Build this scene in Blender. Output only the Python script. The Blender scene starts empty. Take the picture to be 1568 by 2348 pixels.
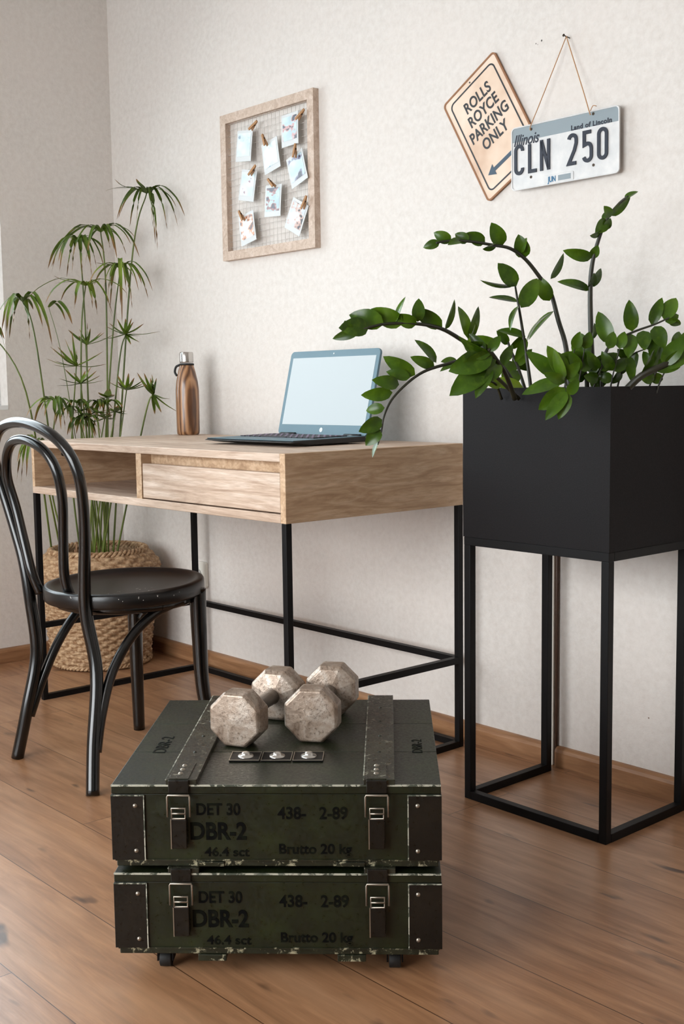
import bpy, bmesh, math, random
from mathutils import Vector, Matrix, Quaternion
random.seed(7)
PI = math.pi
sc = bpy.context.scene
COL = sc.collection
V = Vector
# ------------------------------------------------------------------ camera
FPX, PITCH, YAW, ROLL, EYE = 2688.9, .105, .848, -.0132, .875
cF = V((-math.sin(YAW)*math.cos(PITCH), math.cos(YAW)*math.cos(PITCH), -math.sin(PITCH)))
cR0 = V((math.cos(YAW), math.sin(YAW), 0)); cU0 = cR0.cross(cF)
cR = cR0*math.cos(ROLL)+cU0*math.sin(ROLL); cU = cU0*math.cos(ROLL)-cR0*math.sin(ROLL)
cam = bpy.data.objects.new('camera', bpy.data.cameras.new('camera')); COL.objects.link(cam)
M = Matrix((cR, cU, -cF)).transposed().to_4x4(); M.translation = (0, 0, EYE)
cam.matrix_world = M
cam.data.sensor_width = 36; cam.data.sensor_fit = 'AUTO'; cam.data.lens = FPX/2348*36
cam.data.clip_start = .05
sc.camera = cam
# ------------------------------------------------------------------ world, light, exposure
sc.view_settings.view_transform = 'Standard'; sc.view_settings.look = 'None'
sc.view_settings.gamma = 1; sc.view_settings.use_curve_mapping = False
sc.view_settings.exposure = -0.1
w = bpy.data.worlds.new('sky'); sc.world = w; w.use_nodes = True
w.node_tree.nodes['Background'].inputs[0].default_value = (.80, .92, 1, 1)
w.node_tree.nodes['Background'].inputs[1].default_value = 5
WX, WY, RX, BY, CZ = -3.55, 2.116, 1.3, -1.35, 2.62       # room: left wall, back wall, right, behind, ceiling
W0, W1, WZ0, WZ1 = -.35, 1.705, .823, 2.05 
V0, V1, VZ0, VZ1 = -3.1, -.60, .30, 1.90                  # window opening in the wall behind the camera
#              # window opening in the left wall
def area(name, loc, rot, sx, sy, e, col, spread=180):
    l = bpy.data.lights.new(name, 'AREA'); l.shape = 'RECTANGLE'; l.size = sx; l.size_y = sy; l.energy = e; l.color = col; l.spread = math.radians(spread)
    o = bpy.data.objects.new(name, l); COL.objects.link(o); o.location = loc; o.rotation_euler = rot
    return o
# daylight filling the window opening from outside, facing +X
area('window_daylight', (WX-.13, (W0+W1)/2, (WZ0+WZ1)/2), (0, -PI/2+math.radians(30), 0), WZ1-WZ0, W1-W0, 27, (.84, .95, 1), 150)
# daylight through the window behind the camera, facing +Y
area('rear_window_daylight', ((V0+V1)/2, BY-.13, (VZ0+VZ1)/2), (PI/2-math.radians(26), 0, 0), V1-V0, VZ1-VZ0, 43, (1, .985, .97), 115)

# ------------------------------------------------------------------ helpers
def at(x, y, d):
    """world point seen at photo pixel x,y at forward distance d (m), kept inside the room"""
    r = cF*FPX + cR*(x-784) - cU*(y-1174); r = r/FPX
    p = V((0, 0, EYE)) + r*d
    for _ in range(60):
        if p.x < WX+.015 or p.y > WY-.022: d -= .01; p = V((0, 0, EYE)) + r*d
        else: break
    return p
def mesh_obj(name, bm, mat, parent=None, smooth=False, bev=0, auto=True):
    me = bpy.data.meshes.new(name); bm.normal_update(); bm.to_mesh(me); bm.free()
    o = bpy.data.objects.new(name, me); COL.objects.link(o)
    if mat is not None:
        for m in (mat if isinstance(mat, (list, tuple)) else [mat]): me.materials.append(m)
    if smooth:
        for p in me.polygons: p.use_smooth = True
    if parent: o.parent = parent
    if bev:
        b = o.modifiers.new('b', 'BEVEL'); b.width = bev; b.segments = 2; b.limit_method = 'ANGLE'; b.angle_limit = .6
    return o
def tag(o, label, cat, group=None):
    o['label'] = label; o['category'] = cat
    if group: o['group'] = group
    return o
def thing(name, label, cat, loc=(0, 0, 0), rz=0, group=None):
    o = bpy.data.objects.new(name, None); COL.objects.link(o); o.location = loc; o.rotation_euler = (0, 0, rz)
    o.empty_display_size = .05
    return tag(o, label, cat, group)
def struct(name, bm, mat, **k):
    o = mesh_obj(name, bm, mat, **k); o['kind'] = 'structure'; return o
def box(bm, lo, hi, M=None, mi=0):
    vs = []
    for z in (lo[2], hi[2]):
        for x, y in ((lo[0], lo[1]), (hi[0], lo[1]), (hi[0], hi[1]), (lo[0], hi[1])):
            p = V((x, y, z)); vs.append(bm.verts.new(M @ p if M else p))
    for f in ((3, 2, 1, 0), (4, 5, 6, 7), (0, 1, 5, 4), (1, 2, 6, 5), (2, 3, 7, 6), (3, 0, 4, 7)):
        bm.faces.new([vs[i] for i in f]).material_index = mi
def nb(): return bmesh.new()
def bx(lo, hi, M=None):
    b = nb(); box(b, lo, hi, M); return b
def tube(bm, pts, r, n=10, cap=True, flat=1.0):
    pts = [V(p) for p in pts]; N = len(pts)
    rs = r if isinstance(r, (list, tuple)) else [r]*N
    t0 = (pts[1]-pts[0]).normalized()
    a = V((0, 0, 1)) if abs(t0.z) < .9 else V((1, 0, 0))
    u = t0.cross(a).normalized(); rings = []
    for i in range(N):
        t = (pts[min(i+1, N-1)]-pts[max(i-1, 0)]).normalized()
        u = (u - t*u.dot(t)).normalized(); v = t.cross(u)
        rings.append([bm.verts.new(pts[i]+(u*math.cos(2*PI*k/n)+v*math.sin(2*PI*k/n)*flat)*rs[i]) for k in range(n)])
    for i in range(N-1):
        for k in range(n):
            f = bm.faces.new((rings[i][k], rings[i][(k+1) % n], rings[i+1][(k+1) % n], rings[i+1][k])); f.smooth = True
    if cap:
        bm.faces.new(rings[0][::-1]); bm.faces.new(rings[-1])
def spl(pts, k=6, closed=False):
    pts = [V(p) for p in pts]; out = []; n = len(pts)
    rng = range(n) if closed else range(n-1)
    for i in rng:
        if closed: p0, p1, p2, p3 = pts[i-1], pts[i], pts[(i+1) % n], pts[(i+2) % n]
        else: p0, p1, p2, p3 = pts[max(i-1, 0)], pts[i], pts[i+1], pts[min(i+2, n-1)]
        for j in range(k):
            t = j/k
            out.append(.5*((2*p1)+(p2-p0)*t+(2*p0-5*p1+4*p2-p3)*t*t+(3*p1-p0-3*p2+p3)*t**3))
    if not closed: out.append(pts[-1])
    return out
def lathe(bm, prof, n=40, cx=0, cy=0, cz=0):
    rings = []
    for r, z in prof:
        if r < 1e-5: rings.append([bm.verts.new((cx, cy, cz+z))])
        else: rings.append([bm.verts.new((cx+r*math.cos(2*PI*k/n), cy+r*math.sin(2*PI*k/n), cz+z)) for k in range(n)])
    for a, b in zip(rings, rings[1:]):
        for k in range(n):
            q = (k+1) % n
            if len(a) == 1 and len(b) == 1: continue
            if len(a) == 1: f = (a[0], b[q], b[k])
            elif len(b) == 1: f = (a[k], a[q], b[0])
            else: f = (a[k], a[q], b[q], b[k])
            bm.faces.new(f).smooth = True
def rrect(w, h, r, n=5):
    out = []
    for cx, cy, a in ((w/2-r, h/2-r, 0), (-w/2+r, h/2-r, PI/2), (-w/2+r, -h/2+r, PI), (w/2-r, -h/2+r, 1.5*PI)):
        for i in range(n+1): out.append((cx+r*math.cos(a+PI/2*i/n), cy+r*math.sin(a+PI/2*i/n)))
    return out
def prism(bm, poly, y0, y1, M=None):
    """2D outline in x,z extruded along y (y0 front, y1 back)"""
    a = [V((x, y0, z)) for x, z in poly]; b = [V((x, y1, z)) for x, z in poly]
    if M: a = [M@p for p in a]; b = [M@p for p in b]
    a = [bm.verts.new(p) for p in a]; b = [bm.verts.new(p) for p in b]; n = len(a)
    bm.faces.new(a); bm.faces.new(b[::-1])
    for i in range(n): bm.faces.new((a[i], b[i], b[(i+1) % n], a[(i+1) % n]))
def frame_ring(bm, po, pi, y0, y1, M=None):
    n = len(po); T = (lambda p: M@p) if M else (lambda p: p)
    L = [[bm.verts.new(T(V((x, y, z)))) for x, z in P] for P, y in ((po, y0), (pi, y0), (pi, y1), (po, y1))]
    for j in range(4):
        A, B = L[j], L[(j+1) % 4]
        for i in range(n): bm.faces.new((A[i], A[(i+1) % n], B[(i+1) % n], B[i]))
def text_obj(name, s, size, mat, M, parent, xs=1.0, depth=.0004, bold=0.0, spacing=1.0, align='LEFT', shear=0):
    """lettering as a mesh; text plane is local x,z facing -y of matrix M"""
    cu = bpy.data.curves.new(name, 'FONT'); cu.body = s; cu.size = size; cu.extrude = depth; cu.offset = bold
    cu.space_character = spacing; cu.align_x = align; cu.shear = shear; cu.space_line = .95
    t = bpy.data.objects.new('tmp', cu); COL.objects.link(t)
    bpy.context.view_layer.update()
    me = bpy.data.meshes.new_from_object(t.evaluated_get(bpy.context.evaluated_depsgraph_get()))
    bpy.data.objects.remove(t); bpy.data.curves.remove(cu)
    R = Matrix(((xs, 0, 0, 0), (0, 0, -1, 0), (0, 1, 0, 0), (0, 0, 0, 1)))
    me.transform(M @ R); me.materials.clear(); me.materials.append(mat); me.name = name
    o = bpy.data.objects.new(name, me); COL.objects.link(o)
    if parent: o.parent = parent
    return o

# ------------------------------------------------------------------ materials
def mat(name, col=(.5, .5, .5), rough=.5, metal=0, spec=.5, coat=0):
    m = bpy.data.materials.new(name); m.use_nodes = True; b = m.node_tree.nodes['Principled BSDF']
    b.inputs['Base Color'].default_value = (*col, 1); b.inputs['Roughness'].default_value = rough
    b.inputs['Metallic'].default_value = metal; b.inputs['Specular IOR Level'].default_value = spec
    b.inputs['Coat Weight'].default_value = coat; b.inputs['Coat Roughness'].default_value = .15
    return m
def N(m, t, **k):
    n = m.node_tree.nodes.new(t)
    for a, v in k.items():
        if a.startswith('i_'): n.inputs[a[2:].replace('_', ' ')].default_value = v
        else: setattr(n, a, v)
    return n
def L(m, a, b): m.node_tree.links.new(a, b)
def coords(m, scale=(1, 1, 1), rot=(0, 0, 0), kind='Object', loc=(0, 0, 0)):
    tc = N(m, 'ShaderNodeTexCoord'); mp = N(m, 'ShaderNodeMapping')
    mp.inputs['Scale'].default_value = scale; mp.inputs['Rotation'].default_value = rot; mp.inputs['Location'].default_value = loc
    L(m, tc.outputs[kind], mp.inputs[0]); return mp.outputs[0]
def noise(m, vec, s, det=4, rough=.55, dist=0):
    n = N(m, 'ShaderNodeTexNoise'); n.inputs['Scale'].default_value = s; n.inputs['Detail'].default_value = det
    n.inputs['Roughness'].default_value = rough; n.inputs['Distortion'].default_value = dist
    L(m, vec, n.inputs['Vector']); return n.outputs['Fac']
def ramp(m, fac, stops):
    r = N(m, 'ShaderNodeValToRGB'); e = r.color_ramp.elements
    while len(e) < len(stops): e.new(.5)
    for i, (p, c) in enumerate(stops):
        e[i].position = p; e[i].color = (*c, 1) if len(c) == 3 else c
    L(m, fac, r.inputs[0]); return r.outputs[0]
def mix(m, fac, a, b, mode='MIX'):
    x = N(m, 'ShaderNodeMix', data_type='RGBA', blend_type=mode)
    for s, v in ((0, fac), (6, a), (7, b)):
        if hasattr(v, 'links') or hasattr(v, 'is_linked'): L(m, v, x.inputs[s])
        else: x.inputs[s].default_value = v if s == 0 else (*v, 1)
    return x.outputs[2]
def math_(m, op, a, b=0, c=None):
    x = N(m, 'ShaderNodeMath', operation=op)
    for i, v in enumerate((a, b) if c is None else (a, b, c)):
        if hasattr(v, 'is_linked'): L(m, v, x.inputs[i])
        else: x.inputs[i].default_value = v
    return x.outputs[0]
def B(m): return m.node_tree.nodes['Principled BSDF']
def setc(m, c): L(m, c, B(m).inputs['Base Color'])
def bump(m, h, s=.3, d=.002):
    b = N(m, 'ShaderNodeBump'); b.inputs['Strength'].default_value = s; b.inputs['Distance'].default_value = d
    L(m, h, b.inputs['Height']); L(m, b.outputs[0], B(m).inputs['Normal'])
g = lambda r: ((r/255)/12.92 if r <= 10 else (((r/255)+.055)/1.055)**2.4)
def S(r, gg, b): return (g(r), g(gg), g(b))

# plaster wall
mWall = mat('wall_plaster', rough=.9, spec=.2)
v = coords(mWall)
n1 = noise(mWall, v, 60, 5, .65); n2 = noise(mWall, v, 4, 3, .5); n3 = noise(mWall, v, 110, 3, .6)
c = ramp(mWall, n1, [(.25, S(212, 205, 198)), (.55, S(223, 217, 211)), (.8, S(230, 225, 219))])
c = mix(mWall, ramp(mWall, n2, [(.35, (0, 0, 0)), (.7, (.45, .45, .45))]), c, S(226, 217, 210))
c = mix(mWall, ramp(mWall, n3, [(.60, (0, 0, 0)), (.78, (.25, .25, .25))]), c, S(206, 192, 182))
def spot(m, c, x, z, r, col, squash=1, soft=.3):
    tc = N(m, 'ShaderNodeTexCoord'); sp = N(m, 'ShaderNodeSeparateXYZ'); L(m, tc.outputs['Object'], sp.inputs[0])
    dx = math_(m, 'MULTIPLY', math_(m, 'SUBTRACT', sp.outputs[0], x), squash); dz = math_(m, 'SUBTRACT', sp.outputs[2], z)
    d = math_(m, 'SQRT', math_(m, 'ADD', math_(m, 'POWER', math_(m, 'ABSOLUTE', dx), 2), math_(m, 'POWER', math_(m, 'ABSOLUTE', dz), 2)))
    f = N(m, 'ShaderNodeMapRange'); f.inputs[1].default_value = r; f.inputs[2].default_value = r*soft
    f.inputs[3].default_value = 0; f.inputs[4].default_value = 1; L(m, d, f.inputs[0])
    return mix(m, f.outputs[0], c, col)
bump(mWall, n1, .35, .003)
setc(mWall, c)
mBack = mat('wall_plaster_back', rough=.9, spec=.2)
v = coords(mBack)
n1 = noise(mBack, v, 60, 5, .65); n2 = noise(mBack, v, 4, 3, .5); n3 = noise(mBack, v, 110, 3, .6)
c = ramp(mBack, n1, [(.25, S(212, 205, 198)), (.55, S(223, 217, 211)), (.8, S(230, 225, 219))])
c = mix(mBack, ramp(mBack, n2, [(.35, (0, 0, 0)), (.7, (.45, .45, .45))]), c, S(226, 217, 210))
c = mix(mBack, ramp(mBack, n3, [(.60, (0, 0, 0)), (.78, (.25, .25, .25))]), c, S(206, 192, 182))
c = spot(mBack, c, -1.712, 1.633, .0030, S(40, 32, 26)); c = spot(mBack, c, -1.728, 1.630, .0020, S(60, 50, 44)); c = spot(mBack, c, -1.723, 1.627, .0012, S(80, 60, 50))
c = spot(mBack, c, -1.412, .162, .0025, S(110, 70, 40))
bump(mBack, n1, .35, .003); setc(mBack, c)
mCeil = mat('ceiling_paint', S(238, 234, 230), .9)

# laminate floor, planks along X
mFloor = mat('laminate_floor', rough=.33, spec=.75)
v = coords(mFloor)
br = N(mFloor, 'ShaderNodeTexBrick'); br.offset = .37; br.offset_frequency = 2; L(mFloor, coords(mFloor, loc=(.33, .028, 0)), br.inputs['Vector'])
br.inputs['Scale'].default_value = 1; br.inputs['Brick Width'].default_value = 1.28; br.inputs['Row Height'].default_value = .192
br.inputs['Mortar Size'].default_value = .0009; br.inputs['Mortar Smooth'].default_value = .2
br.inputs['Color1'].default_value = (0, 0, 0, 1); br.inputs['Color2'].default_value = (1, 1, 1, 1); br.inputs['Mortar'].default_value = (.5, .5, .5, 1)
off = N(mFloor, 'ShaderNodeVectorMath', operation='MULTIPLY_ADD')
L(mFloor, br.outputs['Color'], off.inputs[0]); off.inputs[1].default_value = (9.1, 5.3, 0); L(mFloor, v, off.inputs[2])
def stretched(m, vec, sc_, s, det=4, rough=.55, dist=0):
    mp = N(m, 'ShaderNodeMapping'); mp.inputs['Scale'].default_value = sc_; L(m, vec, mp.inputs[0]); return noise(m, mp.outputs[0], s, det, rough, dist)
g1 = stretched(mFloor, off.outputs[0], (1.1, 12, 1), 3.2, 5, .6, .9)
g2 = stretched(mFloor, off.outputs[0], (3, 60, 1), 5, 3, .6)
g3 = stretched(mFloor, off.outputs[0], (1.6, 5, 1), 2.2, 3, .5, .4)
c = ramp(mFloor, g1, [(.28, S(108, 72, 44)), (.48, S(146, 102, 70)), (.68, S(174, 128, 92))])
c = mix(mFloor, ramp(mFloor, g2, [(.40, (.0, .0, .0)), (.75, (.5, .5, .5))]), c, S(122, 84, 54))
c = mix(mFloor, ramp(mFloor, g3, [(.45, (0, 0, 0)), (.75, (.45, .45, .45))]), c, S(196, 154, 120))
c = mix(mFloor, .22, c, mix(mFloor, br.outputs['Color'], S(124, 86, 56), S(196, 152, 114)))
kn = stretched(mFloor, off.outputs[0], (3.0, 8.5, 1), 2.3, 2, .5, .3)
c = mix(mFloor, ramp(mFloor, kn, [(.665, (0, 0, 0)), (.76, (.9, .9, .9))]), c, S(66, 46, 34))
c = mix(mFloor, br.outputs['Fac'], c, S(70, 44, 26))
setc(mFloor, c)
L(mFloor, ramp(mFloor, g1, [(.3, (.38, .38, .38)), (.7, (.29, .29, .29))]), B(mFloor).inputs['Roughness'])
bump(mFloor, g2, .08, .001)

mBase = mat('skirting_wood', rough=.4)
gg = stretched(mBase, coords(mBase), (1.5, 1.5, 14), 3.5, 4, .6, .6)
setc(mBase, ramp(mBase, gg, [(.3, S(124, 86, 58)), (.55, S(156, 114, 80)), (.75, S(176, 134, 100))]))

def wood(name, sc_, dark, mid, light, rough=.55, dist=1.2, s=3.0):
    m = mat(name, rough=rough, spec=.35)
    v = coords(m)
    a = stretched(m, v, sc_, s, 6, .62, dist); b = stretched(m, v, tuple(x*3.2 for x in sc_), s*1.7, 3, .6)
    c = ramp(m, a, [(.30, dark), (.50, mid), (.70, light)])
    c = mix(m, ramp(m, b, [(.42, (0, 0, 0)), (.72, (.55, .55, .55))]), c, dark)
    setc(m, c); bump(m, b, .12, .0008); return m
OD, OM, OL = S(158, 132, 112), S(198, 174, 154), S(220, 202, 186)
mOakX = wood('oak_laminate', (1.2, 9, 14), OD, OM, OL)
mOakY = wood('oak_laminate_side', (9, 1.4, 12), S(160, 128, 98), S(196, 164, 132), S(216, 188, 158), dist=1.6)
mFrameW = wood('frame_wood', (10, 10, 10), S(176, 152, 134), S(200, 178, 160), S(218, 200, 186), s=4)
mBlackMetal = mat('black_powder_coat', S(9, 8, 9), .5, 0, .2)
mPl = mat('planter_steel', rough=.6, spec=.15)
nn = noise(mPl, coords(mPl), 420, 2, .6)
setc(mPl, ramp(mPl, nn, [(.35, S(15, 13, 14)), (.7, S(26, 23, 24))])); bump(mPl, nn, .15, .0006)
mSoil = mat('soil', rough=1)
setc(mSoil, ramp(mSoil, noise(mSoil, coords(mSoil), 60, 4), [(.35, S(30, 22, 16)), (.7, S(66, 50, 38))]))
# chair lacquer, chipped at the edge
mLac = mat('black_lacquer', S(5, 5, 5), .22, 0, .5, coat=.3)
mSeat = mat('black_lacquer_seat', rough=.34, spec=.5, coat=.1)
v = coords(mSeat)
chip = ramp(mSeat, noise(mSeat, v, 95, 2, .7), [(.66, (0, 0, 0)), (.675, (1, 1, 1))])
sx = N(mSeat, 'ShaderNodeSeparateXYZ'); L(mSeat, v, sx.inputs[0])
zone = math_(mSeat, 'MULTIPLY', math_(mSeat, 'LESS_THAN', sx.outputs[2], .4185), math_(mSeat, 'GREATER_THAN', sx.outputs[2], .4090))
reg = math_(mSeat, 'MULTIPLY', math_(mSeat, 'GREATER_THAN', sx.outputs[0], -2.36), math_(mSeat, 'LESS_THAN', sx.outputs[1], 1.47))
setc(mSeat, mix(mSeat, math_(mSeat, 'MULTIPLY', chip, math_(mSeat, 'MULTIPLY', zone, reg)), S(10, 9, 9), S(205, 200, 195)))
# green painted crate wood and steel
def paint(name, base, dark, light, rough=.5, wear=.66, wcol=S(150, 150, 120), metal=0):
    m = mat(name, rough=rough, spec=.45, metal=metal)
    v = coords(m)
    a = noise(m, v, 14, 5, .65); b = noise(m, v, 70, 4, .7, .5); f = stretched(m, v, (1, 1, 1), 190, 3, .7)
    c = ramp(m, a, [(.3, dark), (.5, base), (.72, light)])
    c = mix(m, ramp(m, b, [(wear, (0, 0, 0)), (wear+.07, (.8, .8, .8))]), c, wcol)
    setc(m, c); bump(m, b, .25, .0008)
    L(m, ramp(m, f, [(.3, (rough-.12,)*3), (.7, (rough+.15,)*3)]), B(m).inputs['Roughness'])
    return m
mGreen = paint('green_paint_wood', S(19, 25, 8), S(12, 16, 4), S(30, 38, 15), .38, .70, S(84, 86, 62))
mGreenEdge = paint('green_paint_worn_edge', S(27, 30, 17), S(18, 20, 11), S(44, 46, 30), .40, .56, S(168, 162, 134))
mWorn = paint('worn_paint_edge', S(70, 76, 66), S(40, 44, 34), S(130, 134, 122), .4, .46, S(186, 184, 168))
mGreenMetal = paint('green_paint_steel', S(44, 44, 34), S(30, 30, 23), S(62, 62, 48), .32, .60, S(150, 148, 130), metal=.2)
mLatch = paint('latch_steel', S(25, 22, 17), S(16, 14, 10), S(34, 30, 23), .36, .68, S(120, 110, 98), metal=.3)
mWire = mat('worn_bright_steel', S(150, 142, 130), .35, .8)
mBolt = mat('bolt_steel', S(196, 192, 186), .3, .9)
mStencil = mat('stencil_black', S(3, 3, 3), .8, 0, .1)
setc(mStencil, ramp(mStencil, noise(mStencil, coords(mStencil), 55, 4, .7), [(.42, S(2, 2, 2)), (.60, S(15, 17, 8))]))
mRubber = mat('rubber', S(18, 18, 18), .6)
# cast dumbbell paint
mDb = mat('cast_iron_silver_paint', rough=.36, metal=.45, spec=.5)
v = coords(mDb); a = noise(mDb, v, 22, 5, .65, .4); b = noise(mDb, v, 180, 4, .7)
c = ramp(mDb, a, [(.32, S(108, 88, 72)), (.5, S(160, 142, 126)), (.68, S(192, 180, 168))])
c = mix(mDb, ramp(mDb, b, [(.52, (0, 0, 0)), (.70, (.8, .8, .8))]), c, S(70, 52, 38))
setc(mDb, c); bump(mDb, b, .5, .0012)
mDbH = mat('dumbbell_bare_steel', S(120, 112, 104), .4, .7)
# wicker
mWick = mat('wicker', rough=.6, spec=.3)
v = coords(mWick)
setc(mWick, mix(mWick, ramp(mWick, noise(mWick, v, 90, 3), [(.35, (0, 0, 0)), (.7, (1, 1, 1))]), S(140, 104, 72), S(206, 176, 140)))
# plants
def leafmat(name, c1, c2, c3, tip=None, rough=.32, s=9):
    m = mat(name, rough=rough, spec=.5)
    v = coords(m); a = noise(m, v, s, 3, .6); b = noise(m, v, s*9, 3, .6)
    c = ramp(m, a, [(.3, c1), (.52, c2), (.72, c3)])
    c = mix(m, ramp(m, b, [(.5, (0, 0, 0)), (.8, (.4, .4, .4))]), c, c3)
    if tip:
        u = N(m, 'ShaderNodeUVMap'); s_ = N(m, 'ShaderNodeSeparateXYZ'); L(m, u.outputs[0], s_.inputs[0])
        t = math_(m, 'ADD', s_.outputs[1], math_(m, 'MULTIPLY', a, .35))
        c = mix(m, ramp(m, t, [(.86, (0, 0, 0)), (1.0, (1, 1, 1))]), c, tip)
    setc(m, c); B(m).inputs['Coat Weight'].default_value = .0; B(m).inputs['Specular IOR Level'].default_value = .35
    bump(m, b, .12, .001)
    return m
mZZ = leafmat('glossy_leaf', S(32, 52, 7), S(60, 90, 12), S(94, 124, 28), rough=.27)
mZZy = leafmat('glossy_leaf_young', S(78, 104, 14), S(104, 130, 24), S(130, 150, 40), rough=.28)
mZZs = mat('leaf_stem', S(40, 40, 26), .45)
mPap = leafmat('sedge_leaf', S(44, 62, 10), S(78, 102, 20), S(120, 138, 42), tip=S(136, 102, 60), rough=.45, s=7)
mPapS = mat('sedge_stem', rough=.45)
setc(mPapS, ramp(mPapS, noise(mPapS, coords(mPapS), 6, 2), [(.35, S(66, 80, 24)), (.65, S(104, 118, 46))]))
mDry = mat('dry_stalk', S(170, 128, 96), .8)
# small things
mCardW = mat('card_white', S(208, 211, 211), .5)
mSteelCap = mat('brushed_steel', S(200, 196, 192), .25, 1)
mBottle = mat('walnut_print', rough=.3, spec=.5, coat=.4)
v = coords(mBottle)
wv = N(mBottle, 'ShaderNodeTexWave', wave_type='BANDS', bands_direction='X'); mp = N(mBottle, 'ShaderNodeMapping')
mp.inputs['Scale'].default_value = (1, 1, .14); L(mBottle, v, mp.inputs[0]); L(mBottle, mp.outputs[0], wv.inputs['Vector'])
wv.inputs['Scale'].default_value = 26; wv.inputs['Distortion'].default_value = 9; wv.inputs['Detail'].default_value = 3; wv.inputs['Detail Scale'].default_value = .9
setc(mBottle, ramp(mBottle, wv.outputs['Fac'], [(.0, S(84, 52, 30)), (.4, S(134, 92, 60)), (1, S(176, 132, 94))]))
mLapGlare = mat('laptop_silver_glare', S(86, 114, 126), .5, .1)  # bluish window glare put into the case colour
mLapB = mat('laptop_black', S(14, 14, 16), .4)
mKey = mat('laptop_keys', S(34, 30, 38), .5)
mKeyE = mat('key_marks', S(176, 150, 180), .5)
mScreen = mat('screen_white', S(50, 56, 60), .35)
B(mScreen).inputs['Emission Color'].default_value = (.86, .97, 1, 1); B(mScreen).inputs['Emission Strength'].default_value = .66
mSign = mat('enamel_cream', rough=.5)
setc(mSign, ramp(mSign, noise(mSign, coords(mSign), 9, 3), [(.35, S(238, 216, 196)), (.55, S(226, 198, 174)), (.72, S(206, 170, 142))]))
mRust = mat('rust_edge', S(150, 104, 70), .7)
mInk = mat('sign_black', S(26, 28, 34), .5)
mBlue = mat('sign_arrow_blue', S(52, 74, 92), .5)
mPlate = mat('plate_white', rough=.4, metal=.1)
setc(mPlate, ramp(mPlate, noise(mPlate, coords(mPlate), 30, 4), [(.35, S(206, 206, 206)), (.7, S(224, 222, 220))]))
mPlBlue = mat('plate_band_grey_blue', S(140, 152, 158), .4)
mPlInk = mat('plate_navy', S(18, 26, 44), .4)
mPlSt = mat('plate_sticker_blue', S(40, 110, 150), .4)
mTwine = mat('twine', S(186, 140, 98), .9)
mNail = mat('nail_steel', S(70, 60, 50), .4, .8)
mPeg = mat('peg_wood', S(170, 126, 84), .7)
mPegD = mat('peg_spring', S(60, 40, 26), .5, .3)
mGrid = mat('grid_wire_white', S(208, 202, 196), .5)
mSocket = mat('socket_plastic', S(236, 232, 222), .35)
mWinF = mat('window_frame_white', S(240, 240, 240), .4)
mGlass = bpy.data.materials.new('window_glass'); mGlass.use_nodes = True
nt = mGlass.node_tree; nt.nodes.remove(nt.nodes['Principled BSDF'])
tr = nt.nodes.new('ShaderNodeBsdfTransparent'); gl = nt.nodes.new('ShaderNodeBsdfGlossy'); gl.inputs['Roughness'].default_value = .02
fr = nt.nodes.new('ShaderNodeFresnel'); mx = nt.nodes.new('ShaderNodeMixShader')
nt.links.new(fr.outputs[0], mx.inputs[0]); nt.links.new(tr.outputs[0], mx.inputs[1]); nt.links.new(gl.outputs[0], mx.inputs[2]); nt.links.new(mx.outputs[0], nt.nodes['Material Output'].inputs[0])

# ------------------------------------------------------------------ room shell
struct('floor', bx((WX-.3, BY-.2, -.06), (RX+.2, WY+.2, 0)), mFloor)
struct('ceiling', bx((WX-.3, BY-.2, CZ), (RX+.2, WY+.2, CZ+.1)), mCeil)
struct('wall_back', bx((WX-.3, WY, 0), (RX+.2, WY+.2, CZ)), mBack)
struct('wall_right', bx((RX, BY-.2, 0), (RX+.2, WY, CZ)), mWall)
b = nb()
for lo, hi in (((WX, 0), (RX, VZ0)), ((WX, VZ1), (RX, CZ)), ((WX, VZ0), (V0, VZ1)), ((V1, VZ0), (RX, VZ1))):
    box(b, (lo[0], BY-.2, lo[1]), (hi[0], BY, hi[1]))
struct('wall_front', b, mWall)
b = nb()
for lo, hi in (((BY, 0), (WY, WZ0)), ((BY, WZ1), (WY, CZ)), ((BY, WZ0), (W0, WZ1)), ((W1, WZ0), (WY, WZ1))):
    box(b, (WX-.22, lo[0], lo[1]), (WX, hi[0], hi[1]))
struct('wall_left', b, mWall)
# window: frame, mullions, pane
def window(name, u0, u1, z0, z1, put):
    e = .042; wf = nb()
    for a0, a1, c0, c1 in ((u0, u1, z0, z0+e), (u0, u1, z1-e, z1), (u0, u0+e, z0+e, z1-e), (u1-e, u1, z0+e, z1-e), ((u0+u1)/2-.035, (u0+u1)/2+.035, z0+e, z1-e)):
        lo, hi = put(a0, .10), put(a1, .05); box(wf, (min(lo[0], hi[0]), min(lo[1], hi[1]), c0), (max(lo[0], hi[0]), max(lo[1], hi[1]), c1))
    o = struct(name, wf, mWinF, bev=.003)
    lo, hi = put(u0+e, .078), put(u1-e, .074)
    mesh_obj('pane', bx((min(lo[0], hi[0]), min(lo[1], hi[1]), z0+e), (max(lo[0], hi[0]), max(lo[1], hi[1]), z1-e)), mGlass, o)
window('window_1', W0, W1, WZ0, WZ1, lambda u, d: (WX-d, u))
window('window_2', V0, V1, VZ0, VZ1, lambda u, d: (u, BY-d))
struct('trim_1', bx((WX-.05, W0, WZ0-.002), (WX+.002, W1, WZ0+.012)), mWinF)
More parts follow.
